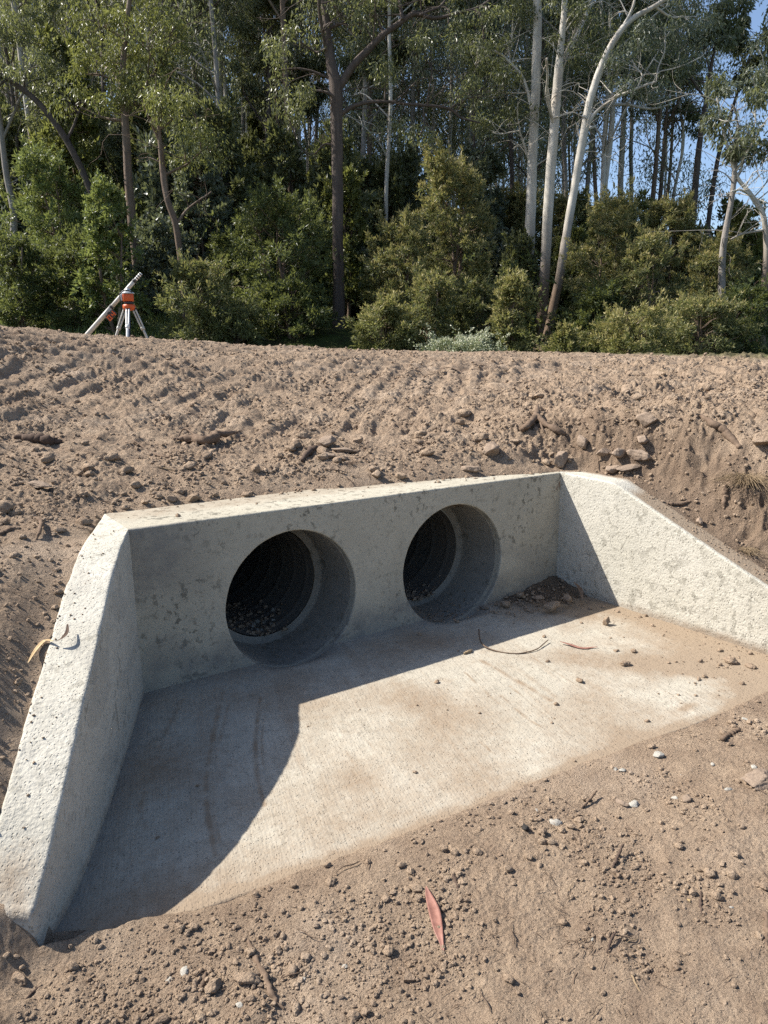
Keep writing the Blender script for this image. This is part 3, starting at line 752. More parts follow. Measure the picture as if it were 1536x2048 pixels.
def rock_px(i, px, py, wpx, name, mat, label, cat='rock', on='ground', squash=(1, 1, 1), rz=None, mesh=None, sink=.25, top=None):
    q = surf(px, py) if on == 'ground' else at_z(px, py, 0.0 if top is None else top)
    s = wpx * (.66 if name == 'rock' else .55) / PX * ((q - CAM) @ FW); sink = sink - .1
    return put(mesh or RK[i % 8], name, M[mat], q, s, label, cat, None, (0.1, -.1, i * 1.3 if rz is None else rz), squash, sink)

rock_px(0, 658, 896, 36, 'rock', 'rock', 'squarish upright brown rock on the bank above the gap between the pipes', squash=(.9, .9, 1.2), sink=.2)
rock_px(1, 657, 915, 32, 'rock', 'rock', 'flat pale tan rock leaning at the foot of the squarish upright rock', squash=(1, .7, .5)).color = (1, 1, 1, 1)
rock_px(2, 690, 905, 42, 'rock', 'rock', 'low grey-brown rock half buried right of the squarish upright rock', squash=(1, .7, .4))
rock_px(3, 982, 908, 42, 'rock', 'rock', 'smooth tan rock on the bank above the second pipe', squash=(1, .8, .8))
rock_px(4, 940, 943, 36, 'rock', 'rock', 'flat tan rock sunk in the soil edge behind the headwall top', squash=(1, .7, .5))
rock_px(5, 1237, 915, 36, 'rock', 'rock', 'angular tan rock in the pile above the wing wall in sun', squash=(1, .9, .9))
rock_px(6, 1277, 917, 42, 'rock', 'rock', 'broad brown rock at the right end of the pile above the wing wall', squash=(1, .8, .7))
rock_px(7, 1208, 912, 28, 'rock', 'rock', 'dark brown rock at the left end of the pile above the wing wall', squash=(1, .8, .8))
rock_px(8, 1262, 940, 50, 'rock', 'rock', 'long slab of brown rock lying below the pile above the wing wall', squash=(1, .5, .4), rz=-.3)
rock_px(9, 1225, 945, 32, 'rock', 'rock', 'brown lump touching the top corner of the sunlit wing wall', squash=(1, .9, .7))
rock_px(10, 1285, 885, 36, 'rock', 'rock', 'brown rock jutting from the scarp below its brow', squash=(1, .8, .7))
rock_px(11, 1295, 848, 40, 'rock', 'rock', 'brown clod of earth on the brow of the scarp right of the forked stick', squash=(1, .8, .8))
rock_px(12, 1122, 930, 40, 'rock', 'rock', 'brown rock standing over the inner corner of the headwall', squash=(.8, .8, 1))
rock_px(13, 1165, 895, 32, 'rock', 'rock', 'upright brown rock left of the pile above the wing wall', squash=(.8, .7, 1.2))
rock_px(14, 1538, 890, 50, 'rock', 'clod', 'large dark rock at the brow of the scarp by the picture edge', squash=(1, .9, 1))
rock_px(15, 1398, 1047, 26, 'stone', 'rock', 'smooth reddish stone resting on the soil right behind the sloping wing wall', 'stone', squash=(1, .8, .8))
rock_px(16, 80, 974, 48, 'rock', 'rock', 'broad flat tan rock on the bank left of the headwall', squash=(1, .7, .45))
rock_px(17, 343, 1003, 26, 'stone', 'rock', 'rounded brown stone at the soil edge behind the left end of the headwall top', 'stone')
rock_px(18, 290, 778 + 230, 20, 'stone', 'clod', 'round clod beside the rounded stone behind the left end of the headwall top', 'stone')
rock_px(19, 1515, 1568, 58, 'rock', 'rock', 'large pale brown rock with an undercut shaded side on the right foreground', squash=(1, .8, .6))
rock_px(20, 1050, 1660, 20, 'stone', 'black_stone', 'small black charred lump on the foreground soil', 'stone')
rock_px(21, 832, 1783, 28, 'stone', 'clod', 'rounded clod touching the stalk of the large pink leaf', 'stone')
rock_px(22, 1372, 1601, 24, 'stone', 'rock', 'smooth oval brown stone among white crumbs on the right foreground', 'stone')
rock_px(23, 1242, 1607, 32, 'stone', 'rock', 'half buried oval stone beside the leaning twig', 'stone', squash=(1, .7, .4))
rock_px(24, 555, 1948, 26, 'stone', 'clod', 'dark round clod right of the thick stick in the lower foreground', 'stone')
rock_px(25, 818, 1960, 28, 'stone', 'clod', 'dark clod at the bottom below the large pink leaf', 'stone')
rock_px(26, 495, 1965, 44, 'rock', 'clod', 'biggest grey-brown lump in the loose heap below the left wing wall', squash=(1, .8, .8))
rock_px(27, 428, 1978, 34, 'rock', 'clod', 'angular clod left of the biggest lump in the loose heap', squash=(1, .8, .9))
rock_px(28, 40, 1965, 32, 'rock', 'clod', 'rounded clod near the bottom left corner', squash=(1, .9, .9))
rock_px(29, 323, 2045, 28, 'rock', 'clod', 'rounded clod at the bottom edge below the loose heap', squash=(1, .9, .9))
for i, (px, py, wpx, lab, sq, hgt) in enumerate([
        (1212, 1250, 22, 'upright stub of brown mud standing on the apron where the shadow meets the wing wall', (.8, .8, 1.6), 0),
        (1250, 1330, 20, 'lone grey pebble on the sunlit apron below the two small stones', (1, .8, .7), 0),
        (1159, 1363, 18, 'dark pebble on the sunlit apron nearest its middle', (1, .8, .6), 0),
        (1232, 1303, 12, 'smaller of two pebbles side by side on the apron right of the pink leaf', (1, .8, .7), 0),
        (1267, 1304, 13, 'larger of two pebbles side by side on the apron right of the pink leaf', (1, .8, .7), 0),
        (1462, 1326, 24, 'brown pebble by the foot of the sunlit wing wall near the dirty apron end', (1, .8, .8), 0),
        (1440, 1303, 18, 'small crumbly pebble against the foot of the sunlit wing wall', (1, .7, .6), 0),
        (1500, 1335, 22, 'low pebble on the dirt film at the far end of the apron', (1, .7, .6), 0),
        (1294, 1443, 10, 'tiny pebble near the front edge of the sunlit apron', (1, .8, .7), 0),
        (1103, 1446, 8, 'tiny pebble between the dust streaks and the front edge of the apron', (1, .8, .7), 0),
        (830, 1545, 9, 'tiny pebble on the apron over the dust smears', (1, .8, .7), 0),
        (315, 1676, 9, 'tiny dark pebble alone on the shaded part of the apron', (1, .8, .7), 0),
        (1010, 1212, 30, 'dark clod at the left end of the dirt heap against the headwall', (1, .8, .7), .01),
        (1104, 1216, 34, 'long clod in the middle of the dirt heap in the shaded corner', (1, .6, .6), .03),
        (1135, 1200, 24, 'clod near the top of the dirt heap in the shaded corner', (1, .8, .7), .05),
        (1080, 1200, 22, 'clod on the headwall side of the dirt heap in the shaded corner', (1, .8, .7), .04),
        (1040, 1193, 18, 'small clod on the headwall side of the dirt heap nearer the pipe', (1, .8, .7), .02)]):
    rock_px(40 + i, px, py, wpx, 'pebble', 'clod', lab, 'pebble', 'apron', sq, mesh=CL[i % 12], sink=.25, top=hgt)

# dirt heap in the shaded corner
def heap():
    n = 90; s = np.linspace(0, 1, n); U, Vv = np.meshgrid(s, s)
    u = -.62 + U * .66; v = -.34 + Vv * .345
    prof = np.clip((u + .62) / .62, 0, 1) ** 1.5 * np.clip(1 + (v) / .34, 0, 1) ** 1.3
    z = -.012 + .085 * prof + .02 * noise2(u * 9, v * 9, 3) * (.3 + prof) + .010 * noise2(u * 30, v * 30, 5) * (.3 + prof) + .005 * noise2(u * 70, v * 70, 6)
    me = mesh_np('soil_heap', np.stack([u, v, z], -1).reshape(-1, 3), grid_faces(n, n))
    tag(link('soil_heap', me, M['dark_soil']), 'heap of dark crumbly soil washed into the shaded corner of the apron', 'soil heap')
heap()

def ground_or_apron(x, y):
    """height of what one stands on: soil, else the apron"""
    z = ground_z(x, y); sd = poly_sd(x, y, SOIL); inside_apron = (sd > .02) & (y < -.02)
    return np.where(inside_apron, 0.0, z), inside_apron, sd

# scattered clods: the largest as things, the crumbs as one mass
def scatter(n, seed, dmin=1.15, dmax=13, power=1.0):
    r = np.random.default_rng(seed)
    a = r.uniform(-.56, .56, n) + math.atan2(FH[1], FH[0]); q = dmin * (dmax / dmin) ** (r.uniform(0, 1, n) ** power)
    return CAM[0] + q * np.cos(a), CAM[1] + q * np.sin(a), q, r

def zone(x, y):
    if y > .05 - .04 * x and x < .3: return 'on the bank above the headwall'
    if x > .15: return 'on the scarp behind the sunlit wing wall'
    if x < -2.85 and y > -1.25: return 'on the slope outside the broad-topped wing wall'
    if x < -2.55: return 'in the loose foreground heap below the shaded wing end'
    return 'on the trodden foreground soil in front of the apron'

x, y, q, r = scatter(4200, 5, power=.8)
dens = np.clip(.35 + 1.1 * noise2(x * 1.5, y * 1.5, 44) + .7 * sstep(-2.5, -2.95, x) * sstep(-1.35, -1.5, y) + .9 * sstep(0, .5, x) * sstep(-1.2, -.8, y) * sstep(2, .8, y) + .9 * np.exp(-((y - .5) / .5) ** 2), .05, 1)
keep = (r.uniform(0, 1, len(x)) < dens); x, y, q = x[keep], y[keep], q[keep]
sd = poly_sd(x, y, SOIL); keep = sd < -.015; x, y, q = x[keep], y[keep], q[keep]
size = .0075 * r.pareto(2.1, len(x)) + .0065; size = np.minimum(size, np.where((y > 0) & (y < 1.3), .030, .0175)) * np.where((y > 0) & (y < 1.3), 1.25, 1.0) * (1 + .35 * (y > .2)) * (.8 + .05 * q)
z = ground_z(x, y)
vis = np.argsort(-size / q)
for k, i in enumerate(vis[:290]):
    o = put(CL[k % 12], 'soil_clod', M['clod'], (x[i], y[i], z[i]), size[i], 'loose rounded brown soil clod ' + zone(x[i], y[i]), 'soil clod', 'loose soil clods', None, (1, random.uniform(.7, 1), random.uniform(.7, 1)), .2)

def crumbs(name, pts, sizes, mat, sub, seed, label, nvar=40, sink=.2):
    r = np.random.default_rng(seed); S = Soup(); Vs = [rock_arrays(seed + i, sub, 'clod') for i in range(nvar)]
    which = r.integers(0, nvar, len(pts))
    for k in range(nvar):
        m = which == k
        if not m.any(): continue
        V, F = Vs[k]; n = m.sum(); a = r.uniform(0, 2 * np.pi, n); c, s = np.cos(a), np.sin(a)
        b = r.uniform(-.7, .7, n); cb, sb = np.cos(b), np.sin(b)
        P = V[None] * sizes[m][:, None, None]
        X = P[..., 0] * cb[:, None] + P[..., 2] * sb[:, None]; Z = -P[..., 0] * sb[:, None] + P[..., 2] * cb[:, None]
        Q = np.stack([X * c[:, None] - P[..., 1] * s[:, None], X * s[:, None] + P[..., 1] * c[:, None], Z], -1) + pts[m][:, None]
        Q[..., 2] += (sizes[m] * (.5 - sink))[:, None]
        S.add(Q.reshape(-1, 3), (F[None] + (np.arange(n) * len(V))[:, None, None]).reshape(-1, 3))
    o = link(name, S.mesh(name, sub > 1), mat); tag(o, label, kind='stuff'); return o
j = vis[290:]
x2, y2, q2, r2 = scatter(150000, 6, dmax=11, power=.9)
dens = np.clip(.30 + .9 * fbm(x2 * 2.2, y2 * 2.2, 48, 3) + .6 * sstep(-2.4, -2.95, x2) * sstep(-1.35, -1.5, y2) + .7 * sstep(0, .5, x2) * sstep(-1.2, -.8, y2) * sstep(2, .8, y2) + .5 * np.exp(-((y2 - .4) / .4) ** 2), .06, 1)
fo = sstep(-1.3, -1.5, y2) * sstep(-2.9, -2.5, x2); dens = dens * (1 - fo) + fo * np.clip(.10 + 1.5 * fbm(x2 * 3.1, y2 * 3.1, 58, 3), .03, .8)
dens = dens * (0.25 + .75 * sstep(.0, .25, -poly_sd(x2, y2, SOIL)))
k = (r2.uniform(0, 1, len(x2)) < dens) & (poly_sd(x2, y2, SOIL) < -.004)
x2, y2, q2 = x2[k], y2[k], q2[k]; s2 = np.minimum(.0017 * r2.pareto(1.9, len(x2)) + .0016, .009) * (.7 + .22 * q2)
crumbs('loose_soil_crumbs', np.concatenate([np.stack([x[j], y[j], z[j]], -1), np.stack([x2, y2, ground_z(x2, y2)], -1)]), np.concatenate([size[j], s2]), M['clod'], 1, 900, 'fine loose soil crumbs strewn over the bare earth')
# crumbs on the concrete: heap corner, apron dust, headwall top
r = np.random.default_rng(77); P = []; Sz = []
for c, sx, sy, n, hz_ in (((-.16, -.10), .22, .14, 800, .025), ((-.5, -.12), .22, .08, 160, .0), ((-.05, -.9), .12, .3, 120, 0), ((-.15, -1.35), .3, .15, 160, 0), ((-1.2, -.8), .7, .4, 90, 0)):
    u = r.normal(c[0], sx, n); v = r.normal(c[1], sy, n)
    ok = (v < -.01) & (u < np.interp(-v, -RP[:, 1], RP[:, 0]) - .01) & (v > -1.5); u, v = u[ok], v[ok]
    h = hz_ * 2.6 * np.clip((u + .62) / .62, 0, 1) ** 1.5 * np.clip(1 + v / .34, 0, 1) ** 1.3
    P.append(np.stack([u, v, h], -1)); Sz.append(np.minimum(.0022 * r.pareto(1.7, len(u)) + .002, .013))
u = r.uniform(-2.6, .05, 900); v = r.uniform(.02, .40, 900); lim = np.interp(u, [-2.6, -1.87, -1.3, -.85, -.5, -.03], [.43, .395, .31, .235, .165, .04])
ok = r.uniform(0, 1, 900) < np.exp(-(lim - v).clip(0) / .05) * .8 + .03
ok &= v < lim + .02
P.append(np.stack([u, v, .766 - .008 * (u + 2.61)], -1)[ok]); Sz.append((.0024 * r.pareto(1.8, ok.sum()) + .0022).clip(0, .014))
for cc, n_ in ((C1, 260), (C2, 420)):
    u = cc + r.normal(0, .07, n_); v = r.uniform(.33, .95, n_); P.append(np.stack([u, v, ZC - np.sqrt(.302 ** 2 - np.clip(u - cc, -.25, .25) ** 2)], -1)); Sz.append(np.minimum(.004 * r.pareto(1.7, n_) + .003, .016))
u = C2 + r.normal(.05, .09, 160); v = r.uniform(.0, .26, 160); P.append(np.stack([u, v + .05, ZC - np.sqrt(.352 ** 2 - np.clip(u - C2, -.3, .3) ** 2)], -1)); Sz.append(r.uniform(.002, .007, 160))
i = r.integers(0, len(LP), 60); f = r.uniform(.3, .98, 60); P.append(np.concatenate([LP[i, :2] + LN[i] * (TW * f)[:, None], LP[i, 2:]], 1)); Sz.append(r.uniform(.0015, .005, 60))
i = r.integers(50, len(RP), 160); f = r.uniform(.3, .98, 160); P.append(np.concatenate([RP[i, :2] + RN[i] * (TW * f)[:, None], RP[i, 2:]], 1)); Sz.append(r.uniform(.002, .007, 160))
crumbs('soil_crumbs_on_concrete', np.concatenate(P), np.concatenate(Sz), M['clod'], 2, 1300, 'soil crumbs spilled over the concrete ledge and apron', 16)

# white crumbs
for i, (px, py, wpx, lab) in enumerate([
        (1318, 1513, 26, 'largest white chalky stone near the front edge of the apron'), (1230, 1540, 12, 'left one of two white crumbs below the apron edge'), (1245, 1542, 12, 'right one of two white crumbs below the apron edge'),
        (1073, 1622, 12, 'single white crumb below the middle of the apron edge'), (1110, 1648, 22, 'flat white flake above the charred lump'), (1268, 1612, 20, 'white crumb beside the half buried oval stone'), (1488, 1440, 14, 'upper white crumb near the far end of the apron'),
        (1457, 1581, 16, 'white crumb left of the large undercut rock'), (1508, 1537, 13, 'white crumb just above the large undercut rock'), (1350, 1597, 14, 'white crumb touching the smooth oval brown stone'), (1372, 1625, 9, 'tiny white crumb below the smooth oval brown stone'),
        (740, 1825, 12, 'white crumb above left of the large pink leaf'), (690, 1935, 15, 'white pebble right of the thick stick'), (370, 1945, 22, 'white crumbly stone in the loose heap beside the long clods'), (340, 1962, 16, 'smaller white crumb in the loose heap left of the crumbly stone'),
        (468, 1862, 14, 'white crumb just below the apron edge by the shadow'), (480, 2012, 14, 'white crumb near the bottom below the thick stick'), (605, 1960, 12, 'white crumb between the thick stick and the white pebble'), (536, 1820, 10, 'tiny white crumb above the thick stick'), (1460, 1818, 12, 'white crumb alone on the right lower foreground'),
        (1425, 1530, 9, 'tiny white crumb right of the largest chalky stone'), (1362, 1552, 8, 'tiny white crumb below the largest chalky stone'), (1185, 1880, 8, 'tiny white fleck above the dead root clump')]):
    rock_px(i, px, py, wpx * 1.05, 'white_stone', 'white_stone', lab, 'white stone', squash=(1, .8, .65), mesh=CL[(i * 5) % 12])

# gravel lying in the pipe, litter
r = np.random.default_rng(4)
for i in range(16):
    u = C1 + r.normal(.01, .06); v = r.uniform(.40, .60); zz = ZC - math.sqrt(max(.05, .305 ** 2 - (u - C1) ** 2))
    put(CL[i % 12], 'gravel_stone', M['gravel'], (u, v, zz), r.uniform(.008, .017), 'pale gravel stone lying in the bottom of the pipe with the wall on both sides', 'gravel stone', 'pale gravel inside the pipe', sink=.0)

def stick_mesh(name, pts3, radii, seed=0, n=8, rough=.25):
    S = Soup(); P = smooth_path(np.concatenate([np.asarray(pts3, float), np.asarray(radii, float)[:, None]], 1), 44)
    mr = P[:, 3].max(); sN = np.linspace(0, 11, 44); P[:, 3] *= 1 + .18 * noise2(sN, sN * 0 + seed, 5); P[:, :2] += mr * .55 * np.stack([noise2(sN * .8, sN * 0 + seed + 3.3, 6), noise2(sN * .8, sN * 0 + seed + 8.1, 7)], -1)
    tube(S, P[:, :3], np.clip(P[:, 3], .0004, 1), n, True, rough, seed); return S
def stick_px(name, mat, pix, widths, label, cat, lift=None, on='ground', branches=(), group=None, seed=None, rough=.5):
    seed = int(pix[0][0] + pix[0][1]) % 97 if seed is None else seed
    pts = []; rr = []
    for k, (px, py) in enumerate(pix):
        p = (surf(px, py) if on == 'ground' else at_z(px, py, on)); wd = widths[min(k, len(widths) - 1)] * .5 / PX * ((p - CAM) @ FW)
        p = p + np.array([0, 0, wd * .75 + (lift[k] if lift else 0)]); pts.append(p); rr.append(wd)
    S = stick_mesh(name, pts, rr, seed, rough=rough)
    for bp, bw, bl in branches:
        q = []; br = []
        for k, (px, py) in enumerate(bp):
            p = surf(px, py) if on == 'ground' else at_z(px, py, on); wd = bw[min(k, len(bw) - 1)] * .5 / PX * ((p - CAM) @ FW); q.append(p + np.array([0, 0, wd + bl[k]])); br.append(wd)
        P = smooth_path(np.concatenate([np.array(q), np.array(br)[:, None]], 1), 16); tube(S, P[:, :3], P[:, 3], 7, True, rough, seed + 3)
    o = link(name, S.mesh(name), M[mat]); return tag(o, label, cat, group)

stick_px('dead_branch', 'dark_wood', [(30, 878), (70, 884), (100, 888), (126, 885)], [10, 20, 18, 5], 'dark split branch lying on the bank far left of the headwall', 'branch')
stick_px('tree_root', 'wood', [(345, 880), (380, 884), (415, 890), (440, 880), (475, 876)], [5, 15, 20, 15, 5], 'thick gnarled root lying on the bank above the left pipe', 'root', lift=[0, .005, .01, .02, .03], branches=[([(400, 888), (370, 872), (350, 886)], [5, 4, 2], [.02, .04, .0])])
stick_px('forked_stick', 'wood', [(1040, 864), (1055, 858), (1073, 842), (1074, 824)], [9, 12, 13, 4], 'forked broken stick standing up on the bank above the headwall corner', 'stick', lift=[0, .01, .02, .05], branches=[([(1073, 845), (1090, 856), (1112, 866), (1130, 872)], [11, 12, 13, 7], [.03, .01, .0, .0]), ([(1080, 850), (1086, 862), (1095, 872)], [5, 4, 2], [.02, .0, .0])])
stick_px('buried_pole', 'wood', [(1398, 830), (1430, 850), (1460, 875), (1480, 895)], [8, 14, 16, 9], 'long weathered pole half buried in the brow of the scarp', 'pole', lift=[-.012] * 4, rough=.1)
stick_px('thick_stick', 'wood', [(494, 1886), (512, 1920), (530, 1960), (548, 2000), (566, 2020)], [9, 12, 14, 10, 3], 'thick brown stick lying steeply across the lower foreground', 'stick')
stick_px('short_stick', 'wood', [(412, 1948), (404, 1975), (398, 2012)], [7, 8, 5], 'short stick lying in the loose heap below the apron edge', 'stick')
stick_px('long_twig', 'dark_wood', [(134, 1932), (90, 1965), (40, 2010), (0, 2036)], [3, 5, 5, 4], 'long dark twig lying across the bottom left corner', 'twig')
stick_px('bent_root', 'wood', [(66, 1036), (82, 1050), (80, 1072), (72, 1082)], [4, 8, 7, 3], 'short curved root on the slope left of the broad-topped wing wall', 'root', lift=[.0, .015, .015, 0])
stick_px('flat_splinter', 'wood', [(0, 1072), (22, 1062), (42, 1058)], [8, 9, 4], 'flat wood splinter at the left edge of the slope outside the wing wall', 'splinter')
stick_px('leaning_twig', 'wood', [(1162, 1617), (1178, 1607), (1192, 1596)], [5, 5, 4], 'short twig leaning up with a long shadow right of the charred lump', 'twig', lift=[0, .01, .025])
stick_px('round_stick', 'wood', [(1442, 1482), (1458, 1472), (1476, 1462)], [9, 10, 9], 'short round stick near the far end of the apron edge', 'stick')
stick_px('bark_piece', 'wood', [(1532, 1830), (1534, 1870), (1531, 1905)], [10, 13, 8], 'strip of reddish bark at the right picture edge', 'bark')
stick_px('wire_twig', 'wood', [(958, 1272), (962, 1290), (985, 1302), (1030, 1308), (1070, 1302), (1096, 1285)], [3, 3, 2.6, 2.6, 2.6, 2], 'thin bowed twig lying across the shadow edge on the apron', 'twig', lift=[.035, .015, .003, .0, .004, .012], on=0.0)
stick_px('dark_twig', 'dark_wood', [(1402, 1785), (1401, 1810), (1403, 1830)], [4, 6, 4], 'short dark twig standing in the right lower foreground', 'twig')
stick_px('pale_twig', 'straw', [(1262, 1948), (1280, 1985), (1300, 2010)], [4, 5, 2], 'pale curved twig near the bottom right of the foreground', 'twig')
stick_px('thin_twig', 'wood', [(1087, 1945), (1120, 1942), (1160, 1948), (1215, 1962)], [3, 4, 3, 2], 'thin straight twig across the lower middle foreground', 'twig', branches=[([(1155, 1947), (1148, 1965), (1145, 1985)], [3, 3, 2], [0, .01, 0])])
stick_px('dark_twig', 'dark_wood', [(1225, 1738), (1235, 1722), (1246, 1704)], [5, 6, 4], 'short dark twig poking from the shallow hole in the foreground', 'twig', lift=[0, .012, .025])
stick_px('dark_twig', 'dark_wood', [(905, 1750), (914, 1770), (916, 1782)], [5, 8, 5], 'dark flake of wood above right of the large pink leaf', 'twig')
stick_px('dark_twig', 'dark_wood', [(1214, 1908), (1222, 1890), (1232, 1876)], [4, 6, 3], 'dark hooked twig beside the dead root clump', 'twig', lift=[0, .015, .02])
stick_px('bark_strip', 'wood', [(1447, 1018), (1450, 995), (1452, 975)], [7, 10, 5], 'upright strip of bark left of the dry grass tuft', 'bark', lift=[0, .005, .012])
stick_px('thin_twig', 'wood', [(268, 882), (300, 905), (330, 915), (375, 920)], [3, 4, 4, 2], 'thin pale twig on the bank below the gnarled root', 'twig')
stick_px('dark_root', 'dark_wood', [(605, 925), (620, 908), (640, 903), (655, 906)], [8, 13, 12, 7], 'dark crooked root left of the squarish upright rock', 'root', lift=[0, .004, .008, .002])
stick_px('curled_bark', 'wood', [(1335, 1008), (1360, 1012), (1382, 1006)], [4, 8, 3], 'curled bark scrap on the soil above the dusty wing top', 'bark', lift=[.0, .003, .008])
stick_px('straw_bit', 'straw', [(928, 1309), (937, 1306), (944, 1303)], [5, 7, 5], 'short straw-coloured stalk at the shadow edge on the apron', 'stalk', on=0.0)

# eucalyptus leaves
def leaf_px(mat, pix, widths, label, on='ground', lift=None, curl=.25, zs=None):
    S = Soup(); pts = []; W = []
    for k, (px, py) in enumerate(pix):
        zz = zs[k] if zs else None
        p = at_z(px, py, zz) if zs else (surf(px, py) if on == 'ground' else at_z(px, py, on))
        pts.append(p + np.array([0, 0, (lift[k] if lift else .004)])); W.append(widths[k] * .5 / PX * ((p - CAM) @ FW))
    P = smooth_path(np.concatenate([np.array(pts), np.array(W)[:, None]], 1), 30); C_ = P[:, :3]; wd = np.clip(P[:, 3], .0006, 1)
    T = np.gradient(C_, axis=0); T /= np.linalg.norm(T, axis=1)[:, None]; side = np.cross(T, [0, 0, 1.]); side /= np.linalg.norm(side, axis=1)[:, None]; nn = np.cross(side, T)
    f = np.linspace(-1, 1, 7); V = C_[:, None] + side[:, None] * (wd[:, None] * f)[..., None] + nn[:, None] * ((np.abs(f) ** 1.5 * curl)[None] * wd[:, None])[..., None]
    S.add(V.reshape(-1, 3), grid_faces(30, 7)); o = link('fallen_leaf', S.mesh('fallen_leaf'), M[mat])
    md = o.modifiers.new('thickness', 'SOLIDIFY'); md.thickness = .0007
    return tag(o, label, 'leaf')
leaf_px('red_leaf', [(852, 1780), (858, 1800), (868, 1830), (876, 1865), (883, 1890), (888, 1912)], [2, 14, 23, 19, 8, 3], 'large pink-red eucalyptus leaf on the foreground soil', lift=[.012, .012, .012, .010, .006, .003])
leaf_px('red_leaf', [(1120, 1288), (1140, 1292), (1165, 1298), (1195, 1296)], [2, 7, 7, 2], 'slim pink leaf on the sunlit apron right of the bowed twig', on=0.0, lift=[.014, .007, .004, .007])
LFz = [.52, .545, .57, .59, .62]
leaf_px('yellow_leaf', [(56, 1328), (72, 1303), (90, 1285), (107, 1283)], [2, 7, 8, 2.5], 'curled yellow leaf on the sunlit top of the broad wing wall', zs=[.552, .562, .574, .582], lift=[.004, .006, .006, .002])
leaf_px('dark_wood', [(112, 1284), (125, 1278), (134, 1268), (136, 1256)], [2, 8, 7, 3], 'dark curled leaf touching the yellow leaf on the broad wing wall', zs=[.582, .590, .599, .605], lift=[.002, .004, .006, .014])
leaf_px('yellow_leaf', [(1374, 1800), (1379, 1804), (1383, 1810)], [2, 6, 2], 'tiny pale yellow leaf in the right lower foreground')
leaf_px('wood', [(875, 745), (890, 741), (912, 743), (925, 748)], [3, 9, 8, 2], 'rusty leaf spray lying on the bank below the crest', lift=[.01, .03, .02, .01])
leaf_px('wood', [(1165, 1200), (1160, 1180), (1148, 1165)], [3, 9, 3], 'dull brown leaf standing in the dirt heap of the shaded corner', zs=[.05, .08, .11])

# dry grass tufts and root clumps
def tuft(px, py, n, L, label, cat, seed, spread=.5, name='dry_grass_tuft', mat='straw', hang=False):
    q = surf(px, py); r = np.random.default_rng(seed); S = Soup()
    for i in range(n):
        a = r.uniform(0, 2 * np.pi); e = r.uniform(.1, 1.1) * (1 if not hang else 1)
        b = q + np.array([r.normal(0, .02), r.normal(0, .02), -.005]); l = L * r.uniform(.5, 1.1)
        d = np.array([math.cos(a) * spread * e, math.sin(a) * spread * e, 1.0]); d /= np.linalg.norm(d)
        t = np.linspace(0, 1, 5)[:, None]; g = np.array([math.cos(a), math.sin(a), -1.6 if hang else -.55])
        P = b + d * l * t + g * l * .5 * t ** 2
        P[:, 2] = np.maximum(P[:, 2], q[2] - (.12 if hang else .01)); tube(S, P, np.linspace(.0016, .0006, 5), 3, False)
    tag(link(name, S.mesh(name), M[mat]), label, cat)
tuft(1495, 965, 260, .20, 'large shaggy tuft of dry grass drooping on the scarp at the right edge', 'grass tuft', 3, .8, hang=True)
tuft(1490, 1105, 110, .11, 'smaller dry grass tuft lower on the scarp just above the wing wall', 'grass tuft', 4, .9, hang=True)
tuft(1180, 1888, 70, .045, 'tangled dead root clump on the lower foreground', 'root clump', 5, 1.5, 'root_clump', 'wood', hang=True)
tuft(1215, 1728, 45, .03, 'little knot of dry roots in the shallow foreground hole', 'root clump', 6, 1.5, 'root_clump', 'dark_wood', hang=True)
tuft(1395, 1635, 40, .03, 'small dry rootlets beside the smooth oval brown stone', 'root clump', 8, 1.5, 'root_clump', 'wood', hang=True)
tuft(700, 925, 50, .05, 'rooty tuft right of the low grey-brown rock', 'root clump', 7, 1.2, 'root_clump', 'wood', hang=True)

# loose dry twigs: one hundred and forty things; the finest fibres as one mass
x, y, q, r = scatter(420, 15, power=.8); sd = poly_sd(x, y, SOIL); k = sd < -.05; x, y, q = x[k], y[k], q[k]
TW_ME = []
for i in range(10):
    S = Soup(); P = np.array([[-.5, 0, 0], [-.2, .04 * r.normal(), .03], [.15, .06 * r.normal(), .03], [.5, .08 * r.normal(), .0]]); P4 = np.concatenate([P, np.array([[.018], [.03], [.026], [.01]])], 1)
    P4 = smooth_path(P4, 14); tube(S, P4[:, :3], P4[:, 3], 6, True, .2, i); TW_ME.append(S.mesh('dry_twig'))
for i in range(min(140, len(x))):
    L = r.uniform(.03, .09) * (.6 + .22 * q[i])
    z0 = gz(x[i], y[i]); a = r.uniform(0, 6.28); dz = gz(x[i] + .5 * L * math.cos(a), y[i] + .5 * L * math.sin(a)) - gz(x[i] - .5 * L * math.cos(a), y[i] - .5 * L * math.sin(a))
    o = bpy.data.objects.new('dry_twig', TW_ME[i % 10]); COL.objects.link(o); o.location = (x[i], y[i], z0 + .006 + .01 * L); o.scale = (L, L * .8, L * .8)
    o.rotation_euler = (0, -math.atan2(dz, L), a)
    if not o.data.materials: o.data.materials.append(M['wood'])
    o.material_slots[0].link = 'OBJECT'; o.material_slots[0].material = M[('wood', 'dark_wood', 'straw', 'wood')[i % 4]]
    tag(o, 'short dry twig lying flat ' + zone(x[i], y[i]), 'twig', 'loose dry twigs')
x, y, q, r = scatter(2600, 25, dmax=9); sd = poly_sd(x, y, SOIL); k = (sd < -.02) & (noise2(x * 2, y * 2, 60) > -.1); x, y, q = x[k], y[k], q[k]
S = Soup(); z = ground_z(x, y)
for i in range(len(x)):
    L = r.uniform(.008, .035) * (.6 + .2 * q[i]); a = r.uniform(0, 6.28); d = np.array([math.cos(a), math.sin(a), r.normal(0, .25)]) * L * .5; p = np.array([x[i], y[i], z[i] + .004])
    tube(S, np.array([p - d, p + np.array([r.normal(0, .1) * L, r.normal(0, .1) * L, .08 * L]), p + d]), np.array([.0007, .0009, .0004]) * (.6 + .25 * q[i]), 3, False)
